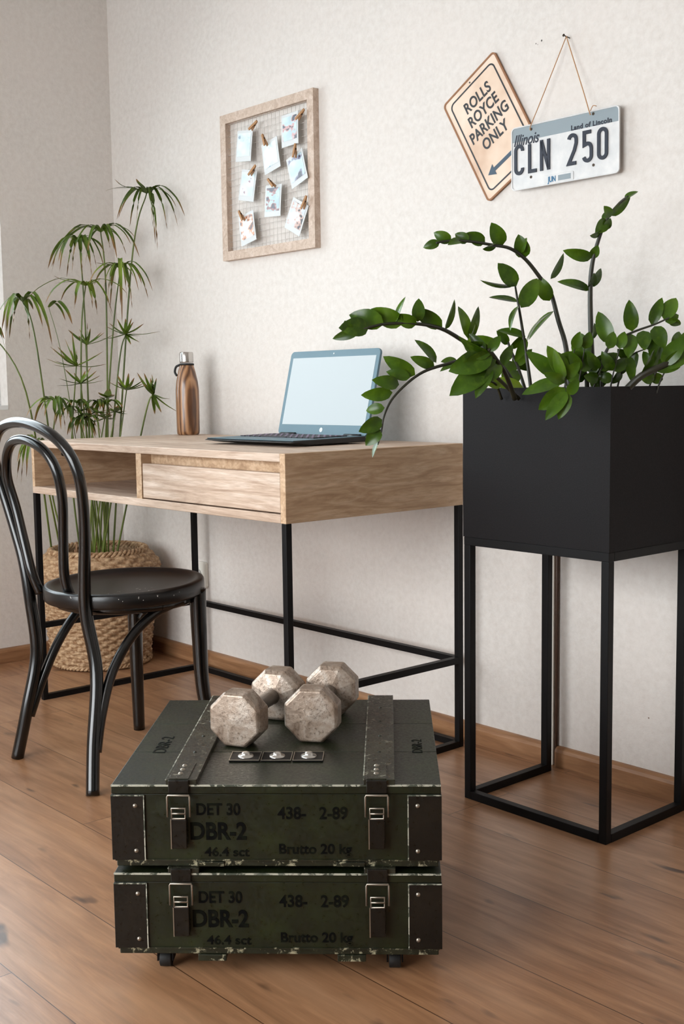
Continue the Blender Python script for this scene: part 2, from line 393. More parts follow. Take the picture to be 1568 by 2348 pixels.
# skirting boards with rounded top
def skirt(name, a, b_, nrm):
    bm = nb(); prof = [(0, 0), (.016, 0), (.016, .036), (.013, .043), (.007, .047), (0, .048)]
    a, b_, nrm = V(a), V(b_), V(nrm); n = len(prof)
    A = [bm.verts.new(a+nrm*x+V((0, 0, z))) for x, z in prof]; Bv = [bm.verts.new(b_+nrm*x+V((0, 0, z))) for x, z in prof]
    for i in range(n): bm.faces.new((A[i], A[(i+1) % n], Bv[(i+1) % n], Bv[i]))
    bm.faces.new(A[::-1]); bm.faces.new(Bv)
    bmesh.ops.recalc_face_normals(bm, faces=bm.faces)
    return struct(name, bm, mBase)
skirt('baseboard_back', (WX, WY, 0), (-1.672, WY, 0), (0, -1, 0))
skirt('baseboard_back.001', (-1.652, WY, 0), (RX, WY, 0), (0, -1, 0))
skirt('baseboard_left', (WX, BY, 0), (WX, WY-.016, 0), (1, 0, 0))
# pipe-like conduit down the wall behind the planter
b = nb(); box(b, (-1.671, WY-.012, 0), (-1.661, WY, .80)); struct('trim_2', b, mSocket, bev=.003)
b = nb(); tube(b, [(-1.656, WY-.005, 0), (-1.656, WY-.005, .80)], .0038, 8)  # dark strip beside the conduit, standing in for its right-side shadow
tag(mesh_obj('shadow_strip', b, mat('brown_shadow', S(84, 62, 50), .5)), 'thin brown strip standing in for the conduit shadow on the wall behind the planter', 'shadow_strip')
# wall socket
b = nb(); prism(b, [(x-3.085, z+.29) for x, z in rrect(.084, .084, .010)], WY-.012, WY)
so = thing('wall_socket', 'small cream wall socket low on the wall beside the rear desk leg', 'socket', (0, 0, 0))
mesh_obj('socket_plate', b, mSocket, so, bev=.003)
b = nb(); lathe(b, [(0, 0), (.019, 0), (.021, .003)], 24)
o = mesh_obj('socket_well', b, mCardW, so); o.location = (-3.085, WY-.0135, .29); o.rotation_euler = (PI/2, 0, 0)

# ------------------------------------------------------------------ desk
DX0, DX1, DY0, DY1, DH, DB = -3.040, -1.904, 1.523, 2.066, .7413, .594
dk = thing('desk', 'light oak desk with an open cubby, one drawer and thin black metal legs', 'desk')
t = .018
mesh_obj('desktop', bx((DX0, DY0, DH-t), (DX1-t, DY1, DH)), mOakX, dk, bev=.0015)
mesh_obj('bottom_board', bx((DX0, DY0, DB), (DX1-t, DY1, DB+.019)), mOakX, dk, bev=.0015)
mesh_obj('side_panel', bx((DX1-t, DY0, DB), (DX1, DY1, DH)), mOakY, dk, bev=.0012)
mesh_obj('side_panel', bx((DX0, DY0+.001, DB+.019), (DX0+.014, DY1, DH-t)), mOakY, dk)
mesh_obj('divider', bx((-2.490, DY0+.001, DB+.019), (-2.466, DY1-.02, DH-t)), mOakY, dk)
mesh_obj('back_panel', bx((DX0+.014, DY1-.16, DB+.019), (DX1-t, DY1-.145, DH-t)), mOakX, dk)
dr = mesh_obj('drawer', bx((-2.462, DY0+.002, DB+.022), (DX1-t-.003, DY0+.020, DH-t-.024)), mOakX, dk, bev=.001)
mesh_obj('drawer_box', bx((-2.455, DY0+.021, DB+.022), (DX1-t-.010, DY1-.18, DH-t-.03)), mOakX, dr)
mesh_obj('finger_rail', bx((-2.466, DY0+.030, DH-t-.03), (DX1-t, DY0+.045, DH-t)), mOakY, dk)
b = nb(); tube(b, [(DX0+.014, DY0+.09, .700), (DX0+.018, DY0+.09, .700)], .006, 12); mesh_obj('cam_lock', b, mNail, dk)
s = .0155
ZM = .2238
for x in (DX0, DX1-s):
    for y in (DY0, DY1-s): mesh_obj('leg', bx((x, y, 0), (x+s, y+s, DB)), mBlackMetal, dk, bev=.0012)
for x in (DX0, DX1-s):
    mesh_obj('side_rail', bx((x, DY0+s, ZM-s), (x+s, DY1-s, ZM)), mBlackMetal, dk)
    mesh_obj('floor_rail', bx((x, DY0+s, 0), (x+s, DY1-s, s)), mBlackMetal, dk)
mesh_obj('back_rail', bx((DX0+s, DY1-s, ZM-s), (DX1-s, DY1, ZM)), mBlackMetal, dk)
mesh_obj('floor_rail', bx((DX0+s, DY1-s, 0), (DX1-s, DY1, s)), mBlackMetal, dk)

# ------------------------------------------------------------------ planter stand
PX0, PX1, PY0, PY1, PH, PB = -1.6585, -1.2918, 1.8000, 2.0756, .8717, .564
pl = thing('planter', 'tall black steel box planter on an open square-tube stand', 'planter', (0, 0, 0))
b = nb(); wl = .004
for lo, hi in (((PX0, PY0, PB), (PX1, PY0+wl, PH)), ((PX0, PY1-wl, PB), (PX1, PY1, PH)), ((PX0, PY0+wl, PB), (PX0+wl, PY1-wl, PH)),
               ((PX1-wl, PY0+wl, PB), (PX1, PY1-wl, PH)), ((PX0+wl, PY0+wl, PB), (PX1-wl, PY1-wl, PB+wl))): box(b, lo, hi)
mesh_obj('planter_box', b, mPl, pl)
b = nb(); gx, gy = 26, 20
gv = [[b.verts.new((PX0+wl+(PX1-PX0-2*wl)*i/gx, PY0+wl+(PY1-PY0-2*wl)*j/gy, .835+random.uniform(-.006, .006))) for j in range(gy+1)] for i in range(gx+1)]
for i in range(gx):
    for j in range(gy): b.faces.new((gv[i][j], gv[i+1][j], gv[i+1][j+1], gv[i][j+1]))
mesh_obj('soil', b, mSoil, pl, smooth=True)
q = .0175
for x in (PX0+.001, PX1-q-.001):
    for y in (PY0+.001, PY1-q-.001): mesh_obj('leg', bx((x, y, 0), (x+q, y+q, PB-q)), mBlackMetal, pl, bev=.0015)
for z0 in (0, PB-q-.0005):
    b = nb()
    zt = z0+q
    x0, x1, y0, y1 = PX0+.001, PX1-.001, PY0+.001, PY1-.001
    if z0 == 0:
        for lo, hi in (((x0+q, y0, z0), (x1-q, y0+q, zt)), ((x0, y0+q, z0), (x0+q, y1-q, zt)), ((x1-q, y0+q, z0), (x1, y1-q, zt))): box(b, lo, hi)
    else:
        for lo, hi in (((x0, y0, z0), (x1, y0+q, zt)), ((x0, y1-q, z0), (x1, y1, zt)), ((x0, y0+q, z0), (x0+q, y1-q, zt)), ((x1-q, y0+q, z0), (x1, y1-q, zt))): box(b, lo, hi)
    mesh_obj('base_frame' if z0 == 0 else 'top_frame', b, mBlackMetal, pl, bev=.001)

# ------------------------------------------------------------------ leaves
def leaf(bm, base, tip, wid, nrm, fold=.25, droop=.0, uv=None, n=8, pw=.55):
    """lanceolate leaf blade with a midrib fold; nrm = side the upper face looks to"""
    base, tip, nrm = V(base), V(tip), V(nrm)
    ax = tip-base; Ln = ax.length; ax.normalize(); nrm = (nrm-ax*nrm.dot(ax)).normalized(); sd = ax.cross(nrm)
    rows = []
    for i in range(n+1):
        t = i/n
        w = wid*.5*(math.sin(PI*t**.85)**pw if 0 < t < 1 else 0)*(1-.35*t**3)
        p = base+ax*Ln*t + nrm*(droop*Ln*math.sin(PI*t))
        if i in (0, n): rows.append([bm.verts.new(p)])
        else: rows.append([bm.verts.new(p+sd*w*k+nrm*abs(k)*w*fold) for k in (-1, -.5, 0, .5, 1)])
    for i in range(n):
        a, c_ = rows[i], rows[i+1]
        if len(a) == 1:
            for k in range(4): f = bm.faces.new((a[0], c_[k+1], c_[k])); f.smooth = True
        elif len(c_) == 1:
            for k in range(4): f = bm.faces.new((a[k], a[k+1], c_[0])); f.smooth = True
        else:
            for k in range(4): f = bm.faces.new((a[k], a[k+1], c_[k+1], c_[k])); f.smooth = True
def blade(bm, pts, wid, uvl):
    """long narrow sedge leaf following pts"""
    P = spl(pts, 4); n = len(P)-1; rows = []
    for i, p in enumerate(P):
        t = i/n; tg = (P[min(i+1, n)]-P[max(i-1, 0)]).normalized()
        up = V((0, 0, 1)) if abs(tg.z) < .95 else cR
        sd = tg.cross(up).normalized(); sd = (sd*.75 + cR*.5*(1 if sd.dot(cR) >= 0 else -1)).normalized(); sd = (sd-tg*sd.dot(tg)).normalized()
        nr = sd.cross(tg); w = wid*.5*min(1, .45+t*3)*(1-t**2.5)+.0002
        rows.append([(p-sd*w+nr*w*.4, t), (p, t), (p+sd*w+nr*w*.4, t)])
    R = [[bm.verts.new(x[0]) for x in r] for r in rows]
    for i in range(n):
        for k in range(2):
            f = bm.faces.new((R[i][k], R[i][k+1], R[i+1][k+1], R[i+1][k])); f.smooth = True
            for lp, (ii, kk) in zip(f.loops, ((i, k), (i, k+1), (i+1, k+1), (i+1, k))): lp[uvl].uv = (kk/2, ii/n)

# ------------------------------------------------------------------ plant in the planter
zz = thing('potted_plant', 'glossy-leaved green plant with long arching stems growing out of the black planter', 'plant', (-1.47, 1.93, .83))
inv = Matrix.Translation((1.47, -1.93, -.83))
def frond(stem, leaves, r0=.0045, r1=.0018, young=False):
    """stem: (px,py,depth) list from the soil outwards; leaves: (bx,by,tx,ty,width_px[,twist])"""
    P = spl([at(*p) for p in stem], 5)
    b = nb(); n = len(P); tube(b, P, [r0+(r1-r0)*i/(n-1) for i in range(n)], 8)
    so_ = mesh_obj('stem', b, mZZs, zz); so_.matrix_parent_inverse = inv
    b = nb()
    pix = []
    for p in P:
        d = p-V((0, 0, EYE)); z = d.dot(cF); pix.append((784+FPX*d.dot(cR)/z, 1174-FPX*d.dot(cU)/z, z))
    for lf in leaves:
        bx_, by_, tx, ty, wp_ = lf[:5]
        z = min(pix, key=lambda q_: (q_[0]-bx_)**2+(q_[1]-by_)**2)[2]
        Lp = math.hypot(tx-bx_, ty-by_)
        dz = (lf[5] if len(lf) > 5 else random.uniform(-.018, .018))
        A = at(bx_, by_, z); T = at(tx, ty, z+dz)
        view = (V((0, 0, EYE))-A).normalized(); ax = (T-A).normalized()
        wtrue = max(wp_, .36*Lp, 22)/FPX*z
        ang = math.acos(min(1, wp_/FPX*z/wtrue)); ang = ang if random.random() < .6 else -ang
        ang += random.uniform(-.25, .25)
        nr = Quaternion(ax, ang) @ ((view - ax*view.dot(ax)).normalized())
        leaf(b, A, T, wtrue*1.05, nr, fold=.22, droop=random.uniform(.03, .10))
    lo = mesh_obj('leaves', b, mZZy if young else mZZ, so_)
    return so_
frond([(1195, 915, 2.36), (1150, 840, 2.34), (1062, 782, 2.30), (1010, 753, 2.27), (950, 742, 2.24), (880, 743, 2.22), (825, 757, 2.20)],
      [(825, 757, 762, 777, 24), (845, 752, 776, 752, 44), (880, 744, 800, 722, 46), (925, 742, 850, 708, 44), (908, 738, 930, 680, 10), (955, 744, 903, 722, 32),
       (957, 738, 960, 684, 30), (1014, 750, 948, 706, 36), (1020, 756, 1042, 686, 10), (1072, 776, 1050, 702, 20), (1072, 778, 1097, 702, 16), (1080, 775, 1090, 740, 6),
       (800, 762, 790, 735, 26), (1065, 788, 1148, 786, 36)], .0055, .002)
frond([(1190, 915, 2.30), (1120, 850, 2.26), (1060, 829, 2.22), (1020, 836, 2.20), (970, 853, 2.18), (930, 882, 2.16), (897, 918, 2.15), (880, 955, 2.14), (874, 990, 2.14), (866, 1020, 2.14)],
      [(1000, 832, 950, 779, 18), (996, 841, 940, 818, 26), (952, 860, 878, 817, 36), (940, 866, 885, 852, 26), (915, 882, 852, 871, 32), (900, 900, 827, 906, 32),
       (882, 935, 839, 942, 26), (876, 962, 822, 990, 34), (873, 985, 838, 1022, 32), (868, 1012, 854, 1050, 9), (1060, 830, 1008, 852, 18), (1050, 830, 1010, 830, 14)], .004, .0014)
frond([(1308, 915, 2.36), (1298, 800, 2.38), (1280, 735, 2.38), (1262, 670, 2.38), (1237, 635, 2.37), (1205, 595, 2.36), (1170, 570, 2.34), (1130, 562, 2.32), (1080, 554, 2.30), (1030, 552, 2.28), (1000, 557, 2.27)],
      [(1008, 556, 970, 568, 20), (1035, 552, 994, 533, 28), (1060, 553, 1026, 562, 16), (1075, 553, 1043, 536, 26), (1112, 557, 1066, 535, 30), (1152, 563, 1126, 510, 36),
       (1140, 560, 1106, 571, 10), (1203, 592, 1188, 537, 36), (1195, 580, 1208, 545, 14), (1260, 690, 1236, 634, 34), (1262, 640, 1292, 580, 18), (1270, 713, 1212, 780, 8)], .0055, .002)
frond([(1362, 915, 2.30), (1356, 800, 2.30), (1353, 680, 2.30), (1357, 610, 2.29), (1372, 550, 2.28), (1392, 502, 2.27), (1420, 466, 2.26), (1440, 450, 2.25)],
      [(1432, 456, 1463, 439, 7), (1400, 495, 1446, 448, 22), (1400, 498, 1384, 472, 20), (1388, 510, 1398, 480, 14), (1384, 525, 1400, 500, 20), (1380, 530, 1352, 540, 14), (1392, 505, 1364, 534, 30), (1358, 590, 1290, 574, 28),
       (1356, 592, 1371, 562, 22), (1353, 665, 1277, 646, 20), (1352, 658, 1378, 615, 18), (1351, 660, 1362, 625, 18), (1356, 780, 1362, 740, 8)], .006, .002)
frond([(1220, 915, 2.33), (1213, 860, 2.33), (1203, 790, 2.33), (1192, 720, 2.32), (1185, 680, 2.32), (1181, 655, 2.31)],
      [(1184, 656, 1141, 603, 38), (1182, 654, 1100, 642, 8), (1188, 692, 1120, 682, 10), (1194, 706, 1232, 638, 40), (1190, 700, 1170, 758, 12), (1205, 772, 1140, 757, 16),
       (1208, 784, 1268, 714, 8), (1206, 775, 1180, 830, 20)], .004, .0018)
frond([(1210, 915, 2.36), (1190, 850, 2.38), (1168, 795, 2.40), (1160, 765, 2.40)],
      [(1165, 790, 1138, 758, 20), (1170, 800, 1200, 765, 18), (1180, 830, 1150, 870, 30), (1175, 815, 1215, 850, 26), (1190, 850, 1150, 900, 30), (1175, 810, 1145, 820, 24), (1185, 840, 1220, 800, 20)], .004, .002)
frond([(1430, 900, 2.20), (1470, 862, 2.18), (1520, 838, 2.17), (1570, 815, 2.17), (1610, 800, 2.17)],
      [(1520, 838, 1572, 770, 40), (1500, 845, 1560, 842, 26), (1522, 840, 1590, 800, 36), (1470, 862, 1500, 800, 20), (1560, 818, 1600, 760, 34), (1580, 810, 1615, 850, 34)], .0075, .005)
frond([(1378, 915, 2.27), (1380, 835, 2.26), (1402, 788, 2.25), (1450, 762, 2.24), (1500, 744, 2.23), (1535, 728, 2.22)],
      [(1400, 788, 1371, 714, 38), (1449, 760, 1442, 687, 34), (1493, 745, 1518, 682, 28), (1522, 733, 1550, 683, 36), (1525, 738, 1556, 722, 24), (1448, 766, 1440, 822, 34),
       (1474, 758, 1478, 804, 34), (1500, 748, 1524, 800, 36), (1440, 815, 1450, 878, 24), (1520, 790, 1490, 850, 20), (1500, 760, 1505, 850, 34), (1535, 730, 1560, 745, 20)], .0035, .0015)
frond([(1270, 915, 2.20), (1275, 870, 2.16), (1288, 855, 2.12), (1298, 880, 2.09), (1303, 900, 2.085)],
      [(1290, 862, 1254, 792, 34), (1294, 870, 1270, 800, 26), (1290, 875, 1196, 905, 32), (1296, 890, 1234, 940, 40), (1300, 898, 1250, 964, 32), (1304, 902, 1280, 962, 30),
       (1302, 905, 1326, 868, 26), (1280, 865, 1206, 806, 36), (1290, 866, 1330, 830, 30), (1295, 875, 1245, 855, 26)], .003, .002)
frond([(1345, 915, 2.27), (1345, 870, 2.26), (1335, 840, 2.25), (1330, 815, 2.25)],
      [(1342, 820, 1325, 762, 46), (1348, 850, 1284, 812, 54), (1350, 855, 1420, 810, 40), (1345, 865, 1290, 850, 34), (1350, 868, 1390, 880, 34), (1345, 850, 1375, 820, 40)], .005, .003)
frond([(1180, 915, 2.24), (1160, 860, 2.20), (1135, 820, 2.16), (1120, 800, 2.14)],
      [(1125, 812, 1062, 790, 40), (1130, 815, 1028, 852, 54), (1125, 832, 1030, 908, 56), (1125, 840, 1090, 914, 32), (1140, 820, 1062, 832, 44), (1120, 806, 1148, 770, 24),
       (1145, 830, 1110, 880, 34), (1150, 840, 1175, 790, 24), (1120, 808, 1050, 770, 22), (1115, 800, 1075, 765, 20)], .005, .003)
frond([(1150, 915, 2.33), (1135, 880, 2.30), (1110, 872, 2.26)], [(1200, 890, 1112, 878, 30), (1150, 885, 1105, 868, 26)], .003, .002, young=True)
frond([(1410, 915, 2.28), (1420, 870, 2.28), (1440, 820, 2.28), (1480, 800, 2.27)], [(1440, 820, 1415, 800, 22), (1425, 850, 1400, 880, 20), (1460, 805, 1445, 870, 20), (1480, 800, 1520, 770, 30), (1420, 860, 1440, 830, 18)], .002, .0012)
for xs_ in ((1480, 1500, 1545), (1500, 1520, 1560), (1290, 1300, 1318), (1350, 1372, 1395), (1395, 1405, 1420), (1320, 1330, 1340)):
    frond([(xs_[0], 915, 2.25), (xs_[1], 860, 2.24), (xs_[2], 800, 2.23)], [(xs_[1], 850, xs_[1]-26, 805, 26), (xs_[1], 850, xs_[1]+34, 822, 28), (xs_[2], 800, xs_[2]+12, 760, 26), (xs_[1], 870, xs_[1]-34, 862, 26)], .002, .001)

# ------------------------------------------------------------------ tall sedge behind the desk
BKX, BKY = -3.347, 1.897
pap = thing('umbrella_plant', 'tall umbrella sedge with drooping grassy tufts rising from the wicker basket in the corner', 'plant', (BKX, BKY, .3))
pinv = Matrix.Translation((-BKX, -BKY, -.3))
def umbel(cx, cy, d, tips, base, rand=0, up=False, wid=.009, mid=None, r=.0026, rl=70):
    C_ = at(cx, cy, d)
    bp = V((BKX+base[0], BKY+base[1], .30))
    md = at(*mid) if mid else bp.lerp(C_, .5)+V((base[0]*.5, base[1]*.5, 0))
    b = nb(); P = spl([bp, md, C_], 8); tube(b, P, [r*1.3-(r*.6)*i/(len(P)-1) for i in range(len(P))], 7)
    st = mesh_obj('stem', b, mPapS, pap); st.matrix_parent_inverse = pinv
    b = nb(); uvl = b.loops.layers.uv.new('UVMap')
    TT = list(tips)
    for i in range(rand):
        a = random.uniform(0, 2*PI)
        if up: TT.append((cx+math.cos(a)*rl*.8, cy-abs(math.sin(a))*rl*.7+10, wid*.8))
        else: TT.append((cx+math.cos(a)*rl, cy+rl*random.uniform(.1, 1.1), wid*random.uniform(.5, .9)))
    for k, tp in enumerate(TT):
        dd = random.uniform(-.10, .10); T = at(tp[0], tp[1], d+dd); w_ = tp[2] if len(tp) > 2 else wid
        ln = (T-C_).length
        if up: m1 = C_.lerp(T, .5)+V((0, 0, -.015*ln/.1*.3)); pts = [C_, m1, T]
        else:
            hd = math.hypot(T.x-C_.x, T.y-C_.y); lift = min(.30*ln, .04*ln+.45*hd)
            h_ = V((T.x-C_.x, T.y-C_.y, 0))
            m1 = C_+h_*.38+V((0, 0, lift*.42)); m2 = C_+h_*.78+V((0, 0, (T.z-C_.z)*.42+lift*.25)); pts = [C_, m1, m2, T]
        for p in pts:
            if p.x < WX+.012: p.x = WX+.012
            if p.y > WY-.012: p.y = WY-.012
        blade(b, pts, w_*1.3, uvl)
    mesh_obj('leaves', b, mPap, st)
umbel(336, 444, 3.66, [(424, 496), (408, 520), (383, 525, .011), (361, 573, .015), (356, 560, .01), (271, 501), (297, 521), (276, 488, .006), (241, 438, .005), (263, 411, .006), (312, 410, .011), (262, 432, .005), (350, 520, .006)], (.05, .02), 4, mid=(300, 620, 3.68))
umbel(231, 533, 3.72, [(159, 533), (118, 612), (320, 590), (268, 592), (300, 560, .006), (140, 570, .01), (252, 570), (310, 545, .005), (262, 572), (200, 590)], (.01, .03), 6, mid=(244, 700, 3.72))
umbel(182, 557, 3.70, [(110, 616, .012), (153, 635, .011), (188, 635, .011), (210, 632, .011), (134, 600, .01), (205, 600), (118, 625, .006), (240, 580, .006), (165, 625)], (-.03, .0), 5, mid=(196, 760, 3.70))
umbel(276, 616, 3.68, [(204, 651), (222, 640), (252, 708, .010), (280, 744, .011), (276, 700, .010), (303, 708, .011), (340, 686), (350, 667, .006), (296, 660, .01), (220, 602, .007), (255, 655), (325, 650), (298, 690)], (.03, -.02), 6, mid=(256, 800, 3.70))
umbel(196, 656, 3.66, [(104, 696, .011), (170, 710, .011), (223, 723, .011), (123, 632, .007), (125, 650, .006), (60, 690, .004), (290, 672, .007), (213, 700), (230, 640, .009)], (-.05, -.03), 4, mid=(186, 800, 3.68))
umbel(52, 692, 3.62, [(11, 800, .010), (20, 792, .009), (68, 778, .012), (123, 813, .011), (100, 762), (110, 750, .007), (30, 740), (76, 710, .011), (50, 682, .008), (2, 770)], (-.10, -.06), 3, mid=(85, 800, 3.62))
umbel(112, 705, 3.66, [(166, 744, .013), (150, 735, .009)], (-.06, .02), 0, mid=(150, 860, 3.66), r=.0012)
umbel(-40, 745, 3.55, [(5, 758, .010), (10, 778, .012), (0, 735), (-70, 800), (-20, 800)], (-.11, -.10), 3, mid=(60, 900, 3.58))
umbel(288, 767, 3.66, [(306, 738), (330, 742), (368, 760), (322, 770), (288, 730), (270, 760), (320, 785), (300, 790)], (.05, -.02), 5, up=True, mid=(270, 860, 3.68))
umbel(199, 791, 3.70, [(156, 756, .012), (240, 762), (200, 740, .005), (265, 765, .005), (180, 770)], (-.02, .0), 3, up=True)
umbel(175, 840, 3.64, [(132, 795), (148, 775, .006), (238, 805), (105, 822, .006), (245, 835), (165, 760, .006), (220, 815), (140, 812), (115, 795)], (-.05, -.03), 5, up=True)
umbel(185, 880, 3.62, [(148, 846), (222, 850), (210, 840), (196, 850), (170, 855)], (-.04, .03), 4, up=True)
umbel(290, 895, 3.64, [(268, 858), (328, 880), (308, 866), (295, 855), (345, 880), (270, 875)], (.06, -.03), 4, up=True)
umbel(350, 905, 3.60, [(314, 854), (348, 858, .012), (330, 855), (408, 945, .007), (370, 946), (328, 880), (390, 915), (355, 950)], (.09, .0), 3, up=True, mid=(330, 965, 3.62))
umbel(129, 922, 3.58, [(60, 958, .010), (78, 975, .010), (125, 970, .011), (160, 960), (150, 990), (95, 940), (165, 930), (140, 985)], (-.08, -.05), 4, rl=45)
for cx_, cy_ in ((176, 925), (198, 938), (222, 945), (246, 925), (265, 945), (205, 958), (240, 960), (185, 965), (225, 925), (160, 940)):
    umbel(cx_, cy_, 3.60+random.uniform(0, .1), [], (random.uniform(-.06, .06), random.uniform(-.05, .05)), 9, up=random.random() < .4, rl=36, wid=.011)
umbel(245, 912, 3.64, [(250, 890, .02), (262, 905, .018), (225, 900, .014)], (.03, 0), 3, up=True, rl=30)
umbel(82, 1015, 3.56, [(38, 1102, .010), (48, 1112, .008), (60, 1095, .009), (40, 1060)], (-.10, -.07), 2, rl=34, mid=(110, 1120, 3.58))
for i in range(5):
    b = nb(); a = random.uniform(0, 6.28); x_ = BKX+.09*math.cos(a); y_ = BKY+.07*math.sin(a)
    tube(b, [(x_, y_, .29), (x_+.004, y_, .36+random.uniform(0, .03))], .003, 6); o = mesh_obj('dry_stalk', b, mDry, pap); o.matrix_parent_inverse = pinv

# ------------------------------------------------------------------ wicker basket
bk = thing('wicker_basket', 'round brown wicker basket holding the tall sedge behind the chair', 'basket', (BKX, BKY, 0))
b = nb(); NS, NR = 176, 120; prof = [(0, .150), (.02, .155), (.15, .166), (.22, .170), (.245, .168), (.27, .186), (.30, .194), (.325, .190), (.35, .172), (.368, .150)]
def prad(z):
    for (z0, r0), (z1, r1) in zip(prof, prof[1:]):
        if z <= z1: f = (z-z0)/(z1-z0); f = f*f*(3-2*f); return r0+(r1-r0)*f
    return prof[-1][1]
rings = []
for j in range(NR+1):
    z = .004+.36*j/NR; row = []
    for i in range(NS):
        th = 2*PI*i/NS; rr_ = j/4.0
        wv_ = math.sin(th*22+PI*(int(rr_) % 2))*.0050 + abs(math.sin(PI*rr_))*.0046
        rr = prad(z)+wv_; row.append(b.verts.new((rr*math.cos(th), rr*math.sin(th), z)))
    rings.append(row)
for j in range(NR):
    for i in range(NS):
        b.faces.new((rings[j][i], rings[j][(i+1) % NS], rings[j+1][(i+1) % NS], rings[j+1][i])).smooth = True
rin = []
for z, r in ((.362, .140), (.33, .158), (.29, .168), (.24, .150)):
    rin.append([b.verts.new((r*math.cos(2*PI*i/NS), r*math.sin(2*PI*i/NS), z)) for i in range(NS)])
allr = [rings[-1]]+rin
for a_, c_ in zip(allr, allr[1:]):
    for i in range(NS): b.faces.new((a_[i], a_[(i+1) % NS], c_[(i+1) % NS], c_[i])).smooth = True
mesh_obj('woven_body', b, mWick, bk)
for nm, zc, rc, amp, tw, tr_ in (('braided_rim', .366, .150, .007, 20, .0055), ('braided_band', .247, .172, .003, 26, .0042), ('braided_foot', .010, .157, .004, 26, .0045)):
    b = nb()
    for k in range(3):
        pts = []
        for i in range(241):
            th = 2*PI*i/240; ph = tw*th+2*PI*k/3
            rr = rc+amp*math.cos(ph); pts.append((rr*math.cos(th), rr*math.sin(th), zc+amp*math.sin(ph)))
        tube(b, pts, tr_, 6, cap=False)
    mesh_obj(nm, b, mWick, bk)
b = nb(); lathe(b, [(0, .305), (.06, .31), (.12, .303), (.157, .30)], 40); mesh_obj('soil', b, mSoil, bk)

# ------------------------------------------------------------------ bentwood chair
ch = thing('bentwood_chair', 'black bentwood chair with hoop back and round seat, cut off by the left edge', 'chair', (-2.42, 1.44, 0))
cinv = Matrix.Translation((2.42, -1.44, 0))
def cpart(name, bm, m=mLac, par=None, **k):
    o = mesh_obj(name, bm, m, par or ch, **k)
    if not par: o.matrix_parent_inverse = cinv
    return o
SCX, SCY, SR, SZ = -2.415, 1.436, .189, .424
tilt = Matrix.Translation((SCX, SCY, SZ)) @ Matrix.Rotation(math.radians(1.5), 4, 'X') @ Matrix.Translation((-SCX, -SCY, -SZ))
b = nb(); lathe(b, [(0, -.010), (.10, -.0085), (.150, -.005), (.163, -.001), (.170, .0035), (.180, .0045), (.1865, .003), (SR, -.001), (SR, -.026), (.185, -.031), (.150, -.032), (0, -.032)], 72, SCX, SCY, SZ)
b.transform(tilt); cpart('seat', b, mSeat)
# rear legs and hoop back as one bent rod
def Yb(z):
    T = [(0, 1.225), (.25, 1.282), (.43, 1.272), (.6, 1.262), (.72, 1.240), (.85, 1.205)]
    for (a_, p), (c_, q_) in zip(T, T[1:]):
        if z <= c_: return p+(q_-p)*(z-a_)/(c_-a_)
    return T[-1][1]
RX_ = [(-2.222, 0), (-2.252, .10), (-2.288, .25), (-2.312, .38), (-2.306, .46), (-2.287, .56), (-2.272, .64), (-2.268, .70), (-2.290, .748), (-2.350, .786), (-2.44, .806), (-2.53, .805), (-2.605, .783),
       (-2.655, .740), (-2.668, .690), (-2.655, .62), (-2.622, .54), (-2.594, .47), (-2.580, .38), (-2.574, .25), (-2.574, .12), (-2.582, 0)]
pts = spl([(x, Yb(z), z) for x, z in RX_], 6); n = len(pts)
rs = []
for p in pts: rs.append(.0148 if p.z < .40 else (.0148-(p.z-.40)*.012 if p.z < .6 else .0124))
b = nb(); tube(b, pts, rs, 16); cpart('back_hoop', b)
IN = [(-2.425, .405), (-2.431, .47), (-2.432, .56), (-2.424, .65), (-2.424, .70), (-2.44, .738), (-2.475, .762), (-2.53, .769), (-2.580, .752), (-2.612, .712), (-2.618, .66), (-2.603, .58), (-2.580, .50), (-2.566, .44), (-2.562, .40)]
IN = [(-2.394, .405), (-2.395, .46), (-2.382, .56), (-2.362, .64), (-2.362, .70), (-2.386, .738), (-2.43, .760), (-2.49, .769), (-2.550, .758), (-2.598, .722), (-2.618, .67), (-2.606, .60), (-2.580, .52), (-2.556, .45), (-2.548, .40)]
pts = spl([(x, Yb(z)-.001+(.012 if z < .43 else 0), z) for x, z in IN], 6)
b = nb(); tube(b, pts, .0115, 14); cpart('inner_hoop', b)
for fx, fy, tx, ty in ((-2.586, 1.568, -2.560, 1.552), (-2.262, 1.585, -2.285, 1.556)):
    b = nb(); sx_ = 1 if fx > SCX else -1
    P = spl([(tx, ty, .408), (tx+(fx-tx)*.12, ty, .30), (tx+(fx-tx)*.35, ty+.004, .16), (fx, fy, 0)], 6); m_ = len(P)
    tube(b, P, [.0205-.0060*i/(m_-1) for i in range(m_)], 14); cpart('leg', b)
# side braces: rise along the rear leg, bend over and meet the seat near the front leg
for side in (1, -1):
    if side > 0: A = [(-2.246, 1.252, .085), (-2.262, 1.276, .16), (-2.280, 1.318, .25), (-2.278, 1.372, .325), (-2.268, 1.432, .372), (-2.262, 1.500, .392)]
    else: A = [(-2.572, 1.258, .10), (-2.572, 1.292, .18), (-2.574, 1.335, .26), (-2.574, 1.385, .325), (-2.572, 1.440, .372), (-2.562, 1.500, .392)]
    b = nb(); tube(b, spl(A, 7), .0112, 12); cpart('side_brace', b)
b = nb(); tube(b, spl([(-2.545, 1.555, .300), (-2.515, 1.572, .345), (-2.450, 1.585, .378), (-2.375, 1.585, .378), (-2.305, 1.572, .345), (-2.280, 1.553, .300)], 7), .0085, 12); cpart('front_brace', b)
b = nb(); tube(b, [(SCX+.155*math.cos(2*PI*i/48), SCY+.155*math.sin(2*PI*i/48), .385) for i in range(49)], .011, 10, cap=False); cpart('seat_ring', b)

